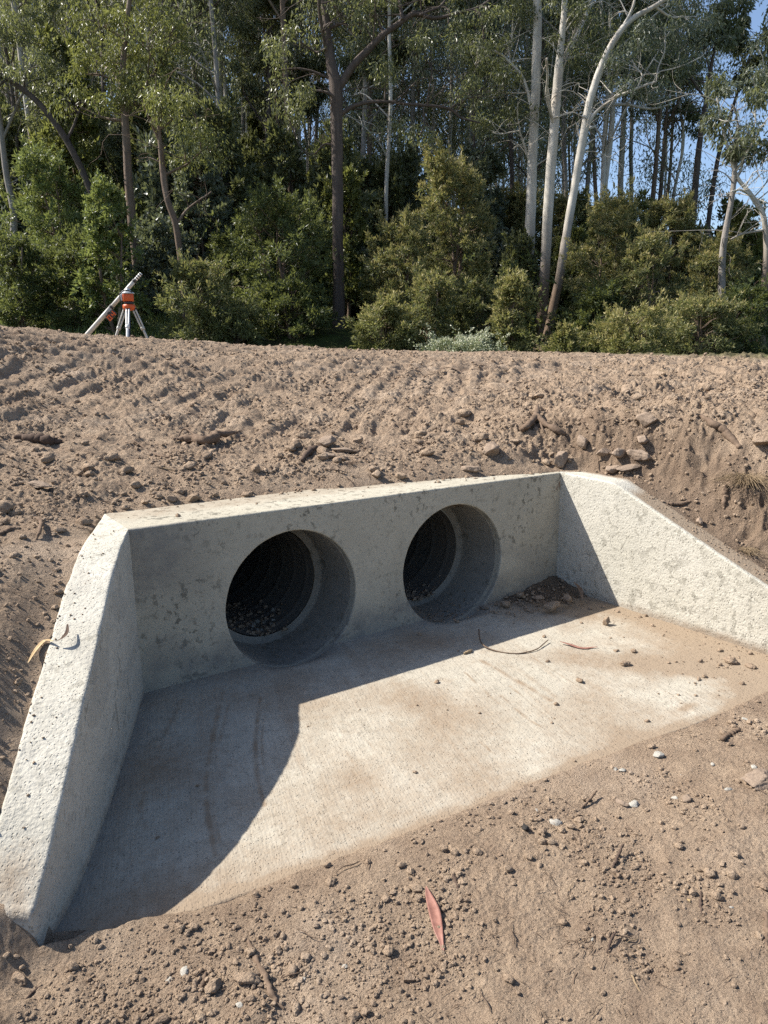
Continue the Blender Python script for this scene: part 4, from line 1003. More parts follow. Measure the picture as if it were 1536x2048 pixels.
tag(link('dry_root_fibres', S.mesh('dry_root_fibres'), M['wood']), 'fine dry root fibres strewn over the soil', kind='stuff')

# ------------------------------------------------------------------ survey gear on the flat top of the berm
GD = 9.6
def gear(px, py, D=GD): return at_D(px, py, D)
def cyl(S, a, b, r1, r2=None, n=16):
    a = np.asarray(a, float); b = np.asarray(b, float); tube(S, a + (b - a) * np.linspace(0, 1, 5)[:, None], np.linspace(r1, r2 or r1, 5), n, True)
PPM = PX / ((gear(257, 600) - CAM) @ FW)           # pixels per metre out there
head = gear(258, 612)
def box_arrays(c, ex, ey, ez, bev=.12, n=16, rot=0.0):
    """rounded box: super-ellipse section lofted over z"""
    S = Soup(); th = np.linspace(0, 2 * np.pi, 40, endpoint=False); cs, sn = np.cos(th), np.sin(th); k = 0.28
    sx = np.sign(cs) * np.abs(cs) ** k; sy = np.sign(sn) * np.abs(sn) ** k; V = []
    for zz, f in ((-1, .0), (-1, .86), (-.95, .97), (-.85, 1), (.85, 1), (.95, .97), (1, .86), (1, .0)):
        X = ex * f * sx; Y = ey * f * sy; V.append(np.stack([X * math.cos(rot) - Y * math.sin(rot), X * math.sin(rot) + Y * math.cos(rot), np.full(40, zz * ez)], -1))
    return np.array(V).reshape(-1, 3) + c, grid_faces(8, 40, True)

tripod = empty('survey_tripod', (head[0], head[1], gz(head[0], head[1])), 'pale aluminium survey tripod with orange head standing on the berm crest', 'survey tripod')
def tl(p): return np.asarray(p, float) - np.array(tripod.location)
for k, (px, py, dd) in enumerate(((221, 704, -.02), (254, 700, -.42), (307, 704, .05))):
    foot = gear(px, py, GD + dd); top = head + RH * (px - 258) / 1000 * .9 + FH * dd * .08
    zf = gz(foot[0], foot[1]); dirn = foot - top; foot = top + dirn * ((zf - .03 - top[2]) / dirn[2])
    S = Soup(); mid = top + (foot - top) * .52
    sd_ = np.cross(foot - top, FH); sd_ /= np.linalg.norm(sd_)
    for s in (-1, 1): cyl(S, tl(top + sd_ * .017 * s), tl(mid + (foot - top) * .06 + sd_ * .014 * s), .0105)
    cyl(S, tl(mid), tl(foot - (foot - top) * .06), .0155, .014)
    cyl(S, tl(mid + (foot - top) * .04), tl(mid - (foot - top) * .02), .026)
    leg = link('leg', S.mesh('leg'), M['white_paint'] if k == 1 else M['alloy'], tripod)
    S = Soup(); cyl(S, tl(foot - (foot - top) * .07), tl(foot), .013, .004); link('foot', S.mesh('foot'), M['black_plastic'], leg)
    S = Soup(); cyl(S, tl(top + (foot - top) * .08 - sd_ * .03), tl(top + (foot - top) * .08 + sd_ * .03), .013); link('clamp', S.mesh('clamp'), M['black_plastic'], leg)
S = Soup(); lathe(S, [(.0, -.055), (.055, -.055), (.075, -.03), (.078, .0), (.07, .018), (0, .018)], tl(head), 32); link('head_plate', S.mesh('head_plate'), M['orange'], tripod)
S = Soup(); P = np.array([head + RH * .012 - FH * .09 + np.array([0, 0, -.07]), head + RH * .02 - FH * .11 + np.array([0, 0, -.25]), head + RH * .016 - FH * .14 + np.array([0, 0, -.45]), head + RH * .014 - FH * .17 + np.array([0, 0, -.60])])
P = smooth_path(P, 20); w2 = .013 + .006 * np.sin(np.linspace(0, 9, 20)); V = np.concatenate([[p - RH * a + FH * .004, p + RH * a, p + RH * a - FH * .006, p - RH * a - FH * .006] for p, a in zip(P, w2)]); V = V - np.array(tripod.location)
S.add(V, grid_faces(20, 4, True)); link('strap', S.mesh('strap'), simple_mat('navy_strap', (.03, .04, .09), (.02, .03, .06), 20, .8, .2, 0), tripod)

lv = head + np.array([0, 0, .02]); laser = empty('laser_level', tuple(lv), 'orange and grey rotating laser level mounted on the survey tripod', 'laser level')
laser.scale = (.86, .86, .86)
S = Soup(); lathe(S, [(0, 0), (.06, 0), (.066, .01), (.066, .03), (.058, .04), (0, .04)], (0, 0, 0), 32); link('base', S.mesh('base'), M['black_plastic'], laser)
S = Soup(); S.add(*box_arrays(np.array([0, 0, .095]), (.076), .072, .052, rot=math.atan2(RH[1], RH[0]) + .3)); hb = link('housing', S.mesh('housing'), M['orange'], laser)
S = Soup(); S.add(*box_arrays(np.array([*(RH * -.084)[:2], .098]), .012, .055, .045, rot=math.atan2(RH[1], RH[0]))); link('side_panel', S.mesh('side_panel'), M['grey_plastic'], hb)
S = Soup(); lathe(S, [(0, .15), (.092, .15), (.094, .158), (.08, .172), (.05, .182), (.045, .2), (.032, .206), (.03, .226), (.0, .228)], (0, 0, 0), 32); link('turret', S.mesh('turret'), M['grey_plastic'], laser)
S = Soup(); hp = [(-.07, .16), (-.105, .165), (-.118, .14), (-.12, .09), (-.112, .05), (-.08, .04)]
tube(S, smooth_path([RH * a + np.array([0, 0, b]) for a, b in hp], 24), .012, 10); tube(S, smooth_path([RH * a - FH * .05 + np.array([0, 0, b]) for a, b in ((-.085, .165), (-.04, .195), (.02, .195), (.08, .165))], 20), .008, 8)
link('handle', S.mesh('handle'), M['black_plastic'], laser)

b0 = gear(150, 694, GD + .35); b0[2] = gz(b0[0], b0[1]) - .02
def on_line(px, py): return gear(px, py, GD + .25)
pt = on_line(282, 547); st = empty('measuring_staff', tuple(b0), 'long pale telescopic measuring staff leaning up behind the laser level', 'measuring staff')
ax = (pt - b0) / np.linalg.norm(pt - b0); LN_ = np.linalg.norm(pt - b0)
for name, a, b, r in (('lower_section', 0, .56, .030), ('middle_section', .56, .90, .0265), ('tip', .90, 1.0, .022)):
    S = Soup(); cyl(S, ax * LN_ * a, ax * LN_ * b, r, r, 20); q = link(name, S.mesh(name), M['alloy'] if name != 'tip' else M['white_paint'], st)
    if name == 'tip':
        for k in range(4):
            S = Soup(); cyl(S, ax * LN_ * (.915 + .024 * k), ax * LN_ * (.925 + .024 * k), .0232, n=20); link('dark_mark', S.mesh('dark_mark'), M['black_plastic'], q)
for a in (.553, .895):
    S = Soup(); cyl(S, ax * LN_ * a, ax * LN_ * (a + .018), .033 if a < .6 else .029, n=20); link('collar', S.mesh('collar'), M['black_plastic'], st)
rc = b0 + ax * LN_ * .50; perp = np.cross(ax, FH); perp /= np.linalg.norm(perp)
if perp[2] > 0: perp = -perp
rcv = rc + perp * .075 - FH * .01
rec = empty('laser_receiver', tuple(rcv), 'small orange and black laser receiver clamped under the leaning staff', 'laser receiver')
def obox(S, c, hx, hy, hz):
    V, F = box_arrays(np.zeros(3), hx, hy, hz); B = np.stack([ax, FH, perp], 0); S.add(V @ B + c, F)
S = Soup(); obox(S, np.zeros(3), .075, .02, .034); link('body', S.mesh('body'), M['black_plastic'], rec)
S = Soup()
for u_, h_ in ((-.052, .03), (-.018, .03), (.018, .018), (.052, .036)): obox(S, ax * u_ - FH * .02 + perp * .004, .0085, .006, h_)
obox(S, ax * -.035 - FH * .02 + perp * .032, .03, .006, .007); obox(S, ax * -.035 - FH * .02 - perp * .022, .03, .006, .007); obox(S, ax * .036 - FH * .02 + perp * .012, .03, .006, .007)
link('bumper', S.mesh('bumper'), M['orange'], rec)
S = Soup(); obox(S, -perp * .05, .018, .014, .03); link('clamp', S.mesh('clamp'), M['black_plastic'], rec)

# ------------------------------------------------------------------ trees
M['gum_bark'] = bark_mat('pale_gum_bark', (.60, .56, .49), (.40, .37, .32), (.30, .24, .18), .6, 1.6, .2, .35, (.17, .12, .085))
M['grey_bark'] = bark_mat('grey_bark', (.30, .27, .24), (.17, .15, .13), (.40, .37, .33), .5, 2.0, .2, .5)
M['dark_bark'] = bark_mat('dark_furrowed_bark', (.125, .098, .082), (.055, .043, .037), None, 0, 3.0, .1, .9)
M['brown_bark'] = bark_mat('brown_bark', (.20, .145, .105), (.10, .072, .055), (.3, .25, .2), .4, 3.0, .15, .7)
M['euc'] = leaf_mat('olive_eucalyptus_leaves', [(.072, .086, .04), (.138, .154, .075), (.22, .23, .125)], .46, .38, .5)
M['euc_gold'] = leaf_mat('golden_green_leaves', [(.085, .10, .026), (.155, .17, .05), (.25, .255, .095)], .45, .38, .5)
M['euc_grey'] = leaf_mat('grey_green_leaves', [(.07, .09, .062), (.13, .155, .11), (.21, .235, .18)], .36, .4, .5)
M['euc_far'] = leaf_mat('hazed_distant_leaves', [(.08, .10, .06), (.15, .168, .10), (.23, .245, .16)], .48, .45, .4)  # lighter, greyer green: distance haze put into the leaf colour
M['wattle'] = leaf_mat('wattle_leaves', [(.066, .08, .032), (.13, .146, .064), (.215, .222, .105)], .42, .5, .35, (.42, .35, .15))
M['bush_yellow'] = leaf_mat('yellowish_wattle_leaves', [(.08, .094, .032), (.155, .166, .064), (.24, .238, .10)], .42, .5, .35, (.46, .39, .17))
M['bush_dark'] = leaf_mat('dark_green_leaves', [(.034, .05, .018), (.074, .098, .036), (.13, .16, .062)], .45, .45, .4)
M['bush_light'] = leaf_mat('light_green_leaves', [(.06, .09, .025), (.12, .16, .05), (.20, .25, .09)], .45, .4, .5)
M['flowers'] = leaf_mat('pale_flowering_leaves', [(.10, .13, .07), (.18, .22, .13), (.30, .33, .22)], .3, .5, .3, (.62, .62, .46))

def leaf_quads(P, D, L, W, r):
    """diamond leaves at P pointing along D"""
    n = len(P); D = D / (np.linalg.norm(D, axis=1)[:, None] + 1e-9); q = r.normal(size=(n, 3)); S_ = np.cross(D, q); S_ /= np.linalg.norm(S_, axis=1)[:, None] + 1e-9
    l = (L * r.uniform(.65, 1.25, n))[:, None]; w_ = (W * r.uniform(.7, 1.2, n))[:, None]; N_ = np.cross(S_, D)
    V = np.stack([P, P + D * l * .45 + S_ * w_ * .5 + N_ * l * .05, P + D * l, P + D * l * .45 - S_ * w_ * .5 + N_ * l * .05], 1)
    return V.reshape(-1, 3), np.arange(n * 4).reshape(-1, 4)

def hanging(centers, rad, n_per, L, W, r, droop=1.0, flat=.75):
    c = np.repeat(np.asarray(centers), n_per, 0); n = len(c); rr = np.repeat(np.broadcast_to(rad, (len(centers),)), n_per)
    d = r.normal(size=(n, 3)); d /= np.linalg.norm(d, axis=1)[:, None]; q = r.uniform(0, 1, n) ** .45
    P = c + d * (rr * q)[:, None] * np.array([1, 1, flat]); D = r.normal(size=(n, 3)) * .6 + d * .35 + np.array([0, 0, -droop])
    return leaf_quads(P, D, L, W, r)

def branch(S, a, b, r0, r1, r, n=6, wig=.10, sag=0.0, steps=7):
    a = np.asarray(a, float); b = np.asarray(b, float); L = np.linalg.norm(b - a); t = np.linspace(0, 1, steps)[:, None]
    w1 = r.normal(size=3) * wig * L; w2 = r.normal(size=3) * wig * .6 * L
    P = a + (b - a) * t + w1 * np.sin(np.pi * t) * .7 + w2 * np.sin(2 * np.pi * t) * .5 + np.array([0, 0, sag * L]) * np.sin(np.pi * t)
    tube(S, P, np.linspace(r0, r1, steps), n, False); return P

def px_path(pts, D, wob=.0, seed=0):
    r = np.random.default_rng(seed); out = []
    for k, (x, y, wd) in enumerate(pts):
        p = at_D(x, y, D + wob * r.normal()); out.append([*p, wd * .5 / PX * ((p - CAM) @ FW)])
    return np.array(out)

def hero(name, label, cat, D, trunk, limbs, foliage, bark, leaf, seed, dens=1.0, L=.115, W=.036, dead=0, clump=.42):
    r = np.random.default_rng(seed); T = px_path(trunk, D, .0, seed)
    b = T[0].copy(); g = gz(b[0], b[1], False); foot = b.copy(); foot[2] = g - .25; foot[3] *= 1.18
    if b[2] > g + .3: T = np.concatenate([[foot, [b[0] * .7 + foot[0] * .3, b[1] * .7 + foot[1] * .3, g + (b[2] - g) * .4, b[3] * 1.06]], T])
    else: T = np.concatenate([[foot], T[1:]])
    root = empty(name, (foot[0], foot[1], g), label, cat); o0 = np.array([foot[0], foot[1], g])
    S = Soup(); P = smooth_path(T, 70); P[:, 3] = np.clip(P[:, 3], .01, 9)
    P[:, :3] += .02 * np.stack([noise2(P[:, 2] * .8, P[:, 2] * 0 + seed, 3), noise2(P[:, 2] * .8, P[:, 2] * 0 + seed + 5.5, 4), P[:, 2] * 0], -1)
    tube(S, P[:, :3] - o0, P[:, 3], 14, False, .07, seed)
    nodes = [P[25:, :4]]
    for i, lb in enumerate(limbs):
        Q = px_path(lb, D, 0, seed + i); k = len(Q); depth = r.normal(0, .5) ; Q[:, :3] += FH * (depth * np.linspace(0, 1, k) ** 1.2)[:, None]
        j = np.argmin(np.linalg.norm(P[:, :3] - Q[0, :3], axis=1))
        if np.linalg.norm(P[j, :3] - Q[0, :3]) < .8: Q[0, :3] = P[j, :3]
        Q = smooth_path(Q, 10 * k); Q[:, 3] = np.clip(Q[:, 3], .008, 9)
        Q[:, :3] += .05 * np.stack([noise2(Q[:, 0] * 1.7, Q[:, 2] * 1.7, 3 + i), noise2(Q[:, 0] * 1.7, Q[:, 2] * 1.7, 13 + i), noise2(Q[:, 0] * 2.1, Q[:, 2] * 2.1, 23 + i)], -1) * np.linspace(0, 1, len(Q))[:, None]
        tube(S, Q[:, :3] - o0, Q[:, 3], 9, True, .06, seed + i); nodes.append(Q[4:])
    nd = np.concatenate(nodes); cl = []; rad = []
    for (px, py, rx, ry) in foliage:
        c = at_D(px, py, D); s = ((c - CAM) @ FW) / PX; ax_, az = rx * s, ry * s
        k = max(3, int(dens * 5.2 * ax_ * az / .35)); pts = r.normal(size=(k, 3)); pts /= np.linalg.norm(pts, axis=1)[:, None]; pts *= (r.uniform(0, 1, k) ** .4)[:, None]
        depth = min(1.6, max(ax_, az)) * 1.2
        pts = c + RH * (pts[:, :1] * ax_) + FH * (pts[:, 1:2] * depth) + np.array([0, 0, 1.]) * (pts[:, 2:] * az)
        dd = np.linalg.norm(nd[:, :3] - c + np.array([0, 0, .9 * az]), axis=1); a = nd[np.argmin(dd)]
        hub = c - np.array([0, 0, az * .35]); B = branch(S, a[:3] - o0, hub - o0, min(a[3] * .6, .05), .018, r, 6, .12, .05, 9)
        for q in pts:
            st_ = B[r.integers(4, 9)]; branch(S, st_, q - o0, .012, .004, r, 4, .12, .04, 5)
        cl.append(pts); rad.append(r.uniform(.55, 1.15, k) * clump)
    for k in range(dead):
        a = nd[r.integers(0, len(nd))]; e = a[:3] + RH * r.normal(0, .9) + FH * r.normal(0, .6) + np.array([0, 0, r.uniform(-.2, 1.1)])
        B = branch(S, a[:3] - o0, e - o0, min(a[3] * .5, .02), .004, r, 5, .12, .1)
        for _ in range(3): s_ = B[r.integers(2, 6)]; branch(S, s_, s_ + r.normal(size=3) * .4, .006, .002, r, 4, .15)
    link('trunk', S.mesh('trunk'), M[bark], root)
    if cl:
        cl = np.concatenate(cl); rad = np.concatenate(rad); V, F = hanging(cl - o0, rad, int(150), L * max(1, D / 22), W * max(1, D / 22), r)
        link('crown', mesh_np('crown', V, F, False), M[leaf], root)
    return root

hero('eucalyptus_tree', 'dark-trunked eucalyptus standing behind the berm with long bare limbs reaching right', 'tree', 20,
     [(679, 699, 25), (677, 560, 23), (675, 400, 22), (674, 250, 24), (671, 175, 26), (661, 120, 20), (653, 60, 16), (648, 0, 13), (640, -90, 10)],
     [[(674, 185, 17), (700, 140, 15), (730, 105, 14), (765, 70, 12), (805, 40, 10), (830, 25, 9), (870, 32, 7), (920, 22, 6), (965, 6, 5), (1000, -25, 4)], [(805, 40, 8), (800, 0, 7), (790, -60, 5)], [(675, 236, 10), (705, 213, 8), (745, 203, 7), (790, 203, 6), (850, 210, 5), (900, 214, 5), (925, 232, 4), (965, 241, 3)], [(661, 112, 9), (645, 70, 6), (640, 10, 5)], [(840, 30, 5), (880, 5, 4), (905, -30, 3)], [(676, 300, 5), (650, 285, 4), (628, 300, 3)]],
     [(600, 60, 60, 60), (705, 15, 40, 35), (770, 150, 38, 30), (860, 110, 60, 38), (935, 160, 45, 38), (620, 160, 40, 45), (555, 120, 40, 55), (915, 75, 50, 35), (840, 262, 45, 25), (970, 60, 55, 45), (740, -80, 200, 50), (575, 215, 40, 40), (610, -40, 110, 40), (750, 10, 35, 30)], 'dark_bark', 'euc', 1, .6, dead=30)
hero('eucalyptus_tree', 'tall straight white-barked gum, leftmost of the three white trunks', 'tree', 24,
     [(1052, 699, 26), (1057, 560, 22), (1062, 400, 20), (1069, 220, 19), (1073, 100, 18), (1075, 0, 17), (1077, -160, 14)],
     [[(1070, 235, 7), (1050, 165, 6), (1020, 122, 5), (985, 98, 4), (945, 92, 3)], [(1064, 330, 5), (1050, 300, 4), (1035, 265, 3)]],
     [(1020, 50, 55, 45), (1000, 160, 60, 50), (1090, -70, 120, 50), (950, 110, 55, 50), (1030, 230, 35, 35), (985, 250, 40, 40)], 'gum_bark', 'euc', 2, .8, dead=16)
hero('eucalyptus_tree', 'white-barked gum with a fork high up, middle of the three white trunks', 'tree', 23,
     [(1078, 699, 24), (1088, 560, 21), (1099, 380, 20), (1108, 260, 19), (1115, 165, 18), (1122, 90, 14), (1128, 20, 12), (1132, -90, 9)],
     [[(1114, 172, 13), (1135, 105, 11), (1165, 50, 9), (1190, 0, 8), (1212, -70, 6)], [(1108, 250, 6), (1085, 200, 5), (1075, 150, 4)]],
     [(1150, 30, 50, 45), (1185, 90, 45, 45), (1130, 100, 35, 40), (1165, -60, 90, 40)], 'gum_bark', 'euc', 3, .8, dead=14)
hero('eucalyptus_tree', 'leaning white-barked gum curving off to the right, most slanted of the white trunks', 'tree', 22,
     [(1085, 701, 19), (1110, 600, 18), (1130, 490, 17), (1150, 370, 16), (1165, 280, 16), (1178, 210, 15), (1200, 140, 14), (1230, 80, 13), (1262, 40, 11), (1310, 12, 9), (1365, -25, 7)],
     [[(1165, 285, 10), (1180, 240, 8), (1215, 205, 6), (1260, 185, 5), (1305, 172, 4)], [(1240, 70, 7), (1262, 20, 5), (1272, -40, 4)], [(1158, 285, 10), (1170, 260, 7), (1205, 235, 5)], [(1310, 12, 6), (1350, 30, 4), (1390, 20, 3)]],
     [(1265, 100, 55, 50), (1330, 60, 60, 45), (1235, 175, 45, 35), (1375, 25, 60, 40), (1295, 185, 40, 40), (1400, 100, 45, 40), (1370, -40, 80, 30)], 'gum_bark', 'euc_grey', 4, .8, dead=24)
hero('eucalyptus_tree', 'thin pale gum with a crooked bleached side branch right of the leaning white trunk', 'tree', 27,
     [(1192, 640, 15), (1202, 500, 13), (1208, 390, 12), (1218, 300, 12), (1225, 220, 10), (1215, 150, 9), (1205, 60, 7), (1200, -60, 6)],
     [[(1223, 215, 7), (1250, 211, 6), (1290, 220, 5), (1312, 221, 4), (1336, 215, 3)], [(1224, 212, 7), (1245, 170, 6), (1270, 120, 5), (1285, 60, 4)], [(1290, 219, 4), (1262, 130, 3), (1240, 122, 2)]],
     [(1240, 40, 50, 45), (1190, 30, 40, 45), (1285, 100, 40, 45), (1230, -60, 90, 40)], 'gum_bark', 'euc_grey', 5, .8, dead=12)
hero('eucalyptus_tree', 'straight grey-brown trunk right beside the survey tripod under a golden green crown', 'tree', 21,
     [(283, 694, 19), (278, 590, 17), (270, 500, 17), (262, 420, 17), (255, 330, 16), (250, 240, 15), (245, 160, 12), (250, 80, 10), (262, -20, 8)],
     [[(250, 230, 9), (285, 170, 7), (320, 110, 6), (345, 50, 4)], [(247, 180, 8), (215, 130, 6), (185, 110, 4)]],
     [(285, 60, 80, 55), (230, 110, 60, 50), (175, 130, 45, 50), (330, 110, 45, 50), (300, 195, 55, 45), (240, 190, 55, 45), (350, 40, 35, 40), (200, 30, 55, 45), (160, 200, 40, 40), (290, -50, 140, 40)], 'brown_bark', 'euc_gold', 6, 1.0, dead=8)
hero('eucalyptus_tree', 'slender wavy dark trunk between the survey tripod and the silvery bush', 'tree', 19,
     [(373, 694, 13), (369, 600, 12), (362, 520, 12), (351, 450, 13), (335, 400, 12), (328, 350, 13), (322, 300, 10), (318, 250, 8), (328, 190, 6)],
     [[(329, 352, 6), (350, 340, 5), (375, 328, 4), (405, 300, 3)], [(352, 452, 6), (380, 412, 4), (420, 380, 3)], [(320, 290, 5), (300, 240, 4), (290, 205, 3)]],
     [(345, 225, 50, 35), (305, 215, 45, 35), (400, 265, 45, 35), (370, 300, 35, 30), (430, 290, 45, 30), (390, 215, 40, 35)], 'brown_bark', 'euc_gold', 7, .75, dead=10)
hero('eucalyptus_tree', 'thin pale half-bare gum at the right picture edge', 'tree', 20,
     [(1522, 707, 15), (1528, 600, 14), (1533, 500, 12), (1527, 430, 10), (1503, 390, 8), (1472, 350, 7), (1452, 280, 5), (1435, 195, 4)],
     [[(1525, 640, 7), (1515, 610, 5), (1507, 592, 3)], [(1532, 490, 8), (1545, 400, 6), (1540, 300, 5), (1520, 220, 4)], [(1505, 392, 5), (1470, 385, 4), (1440, 395, 3)], [(1530, 460, 5), (1480, 470, 4), (1455, 480, 3)], [(1470, 345, 4), (1490, 290, 3), (1500, 240, 2)]],
     [(1485, 300, 40, 50), (1505, 200, 40, 60), (1440, 200, 35, 40), (1530, 130, 40, 50)], 'gum_bark', 'euc_grey', 8, .55, dead=30)
hero('eucalyptus_tree', 'slim brown trunk, left of a close pair rising over the wattles on the right', 'tree', 30,
     [(1298, 560, 11), (1302, 450, 10), (1309, 350, 9), (1318, 250, 8), (1325, 150, 6), (1322, 40, 5)], [[(1318, 250, 5), (1300, 190, 4), (1290, 140, 3)]], [(1310, 130, 45, 60), (1340, 60, 40, 50), (1290, 200, 30, 40)], 'brown_bark', 'euc_far', 9, .8, dead=10)
hero('eucalyptus_tree', 'slim brown trunk, right of a close pair rising over the wattles on the right', 'tree', 31,
     [(1310, 560, 10), (1316, 450, 9), (1326, 330, 8), (1336, 200, 6), (1347, 90, 5)], [[(1330, 260, 5), (1355, 200, 4), (1375, 160, 3)]], [(1370, 140, 45, 55), (1395, 220, 40, 45), (1350, 230, 35, 40)], 'brown_bark', 'euc_far', 10, .8, dead=10)
hero('eucalyptus_tree', 'pale grey trunk running up in the dim upper left centre of the forest', 'tree', 33,
     [(456, 640, 14), (450, 420, 13), (447, 250, 12), (441, 180, 12), (440, 100, 11), (443, 0, 10), (445, -90, 8)], [[(446, 60, 7), (470, 25, 6), (500, 5, 4)]], [(480, 60, 50, 60), (400, 40, 45, 60), (450, -60, 100, 40)], 'gum_bark', 'euc_far', 11, .8, dead=6)
hero('eucalyptus_tree', 'pale streaked trunk curving at the left picture edge', 'tree', 24,
     [(36, 690, 15), (28, 440, 13), (15, 360, 12), (5, 290, 11), (-6, 200, 10), (-20, 90, 8)], [[(5, 280, 6), (40, 200, 5), (70, 140, 4)]], [(60, 110, 55, 55), (30, 40, 60, 60), (90, 180, 40, 40), (-30, 60, 60, 60)], 'grey_bark', 'euc', 12, .9, dead=6)
hero('eucalyptus_tree', 'pale trunk showing through foliage above the bright green sapling on the left', 'tree', 27,
     [(148, 690, 15), (146, 420, 14), (152, 300, 13), (148, 200, 12), (140, 100, 10), (135, -40, 8)], [[(148, 200, 6), (110, 140, 5), (80, 90, 4)]], [(130, 60, 60, 60), (90, 90, 50, 50), (110, -40, 100, 40), (60, 230, 50, 50), (190, 260, 40, 40)], 'grey_bark', 'euc', 13, .9, dead=6)
hero('eucalyptus_tree', 'leaning dark limb-like trunk slanting in from the upper left corner', 'tree', 23,
     [(255, 640, 14), (215, 480, 13), (160, 330, 13), (90, 220, 12), (20, 160, 10), (-60, 110, 8)], [[(130, 280, 6), (150, 230, 5), (165, 170, 3)]], [(50, 130, 60, 40), (120, 170, 45, 40), (-20, 180, 50, 40)], 'dark_bark', 'euc', 14, .8, dead=6)
for k, (pp, lab, D_) in enumerate([
        ([(600, 640, 8), (598, 450, 7), (590, 300, 6), (595, 180, 5)], 'thin pale sunlit stem left of the dark-trunked eucalyptus', 34), ([(715, 640, 12), (722, 450, 11), (728, 260, 10), (735, 60, 8)], 'grey trunk just right of the dark-trunked eucalyptus', 28),
        ([(823, 560, 10), (825, 380, 10), (826, 200, 9), (830, -40, 7)], 'grey trunk behind the long horizontal limb', 32), ([(897, 480, 9), (900, 300, 8), (905, 100, 7), (903, -60, 6)], 'slender pale trunk above the tallest wattle', 35),
        ([(1026, 420, 9), (1020, 260, 9), (1008, 160, 8), (990, 60, 6)], 'brown bent trunk left of the white trunks', 30), ([(1126, 420, 6), (1125, 250, 6), (1126, 120, 5), (1128, 0, 4)], 'very thin pale stem between the forked and the leaning white trunks', 33),
        ([(1240, 420, 12), (1245, 280, 11), (1252, 150, 9), (1262, -40, 7)], 'grey trunk against the sky right of the thin pale gum', 32), ([(1262, 430, 8), (1262, 300, 8), (1266, 180, 7), (1280, 20, 5)], 'thin grey trunk against the sky left of the close brown pair', 36),
        ([(1385, 440, 13), (1395, 320, 12), (1412, 200, 9), (1430, 90, 6)], 'dark trunk leaning right above the right-hand wattles', 27), ([(1438, 704, 16), (1443, 600, 15), (1446, 500, 13), (1465, 380, 10), (1478, 250, 7)], 'grey brown trunk rising through the wattles near the right edge', 20),
        ([(1172, 430, 9), (1178, 330, 9), (1190, 220, 8), (1195, 90, 6)], 'grey trunk half hidden behind the leaning white gum', 31), ([(1420, 420, 9), (1440, 300, 8), (1470, 200, 6), (1500, 110, 5)], 'thin dark trunk slanting right below the open patch of sky', 29),
        ([(530, 600, 12), (532, 420, 12), (536, 260, 11), (540, 60, 9)], 'dim brown trunk above the darkest bush', 30), ([(490, 560, 8), (492, 380, 8), (495, 200, 7), (492, -40, 6)], 'dim thin trunk right of the pale grey upper trunk', 38)]):
    x0, y0 = pp[-1][:2]; rr_ = np.random.default_rng(400 + k)
    hero('eucalyptus_tree', lab, 'tree', D_, pp, [[(pp[-2][0], pp[-2][1], pp[-2][2] * .5), (pp[-2][0] + rr_.uniform(20, 50) * (1 if k % 2 else -1), pp[-2][1] - 60, 4), (pp[-2][0] + rr_.uniform(40, 80) * (1 if k % 2 else -1), pp[-2][1] - 110, 3)]],
         [(x0 + rr_.uniform(-25, 25), y0 + rr_.uniform(0, 50), rr_.uniform(35, 55), rr_.uniform(40, 60)), (x0 + rr_.uniform(-45, 45), y0 - 60, 55, 50), (pp[-2][0] + (50 if k % 2 else -50), pp[-2][1] - 90, 40, 40)], ('gum_bark' if 'pale' in lab else 'grey_bark' if 'grey' in lab else 'dark_bark'), 'euc_far', 420 + k, .75, .19, .055, dead=10)

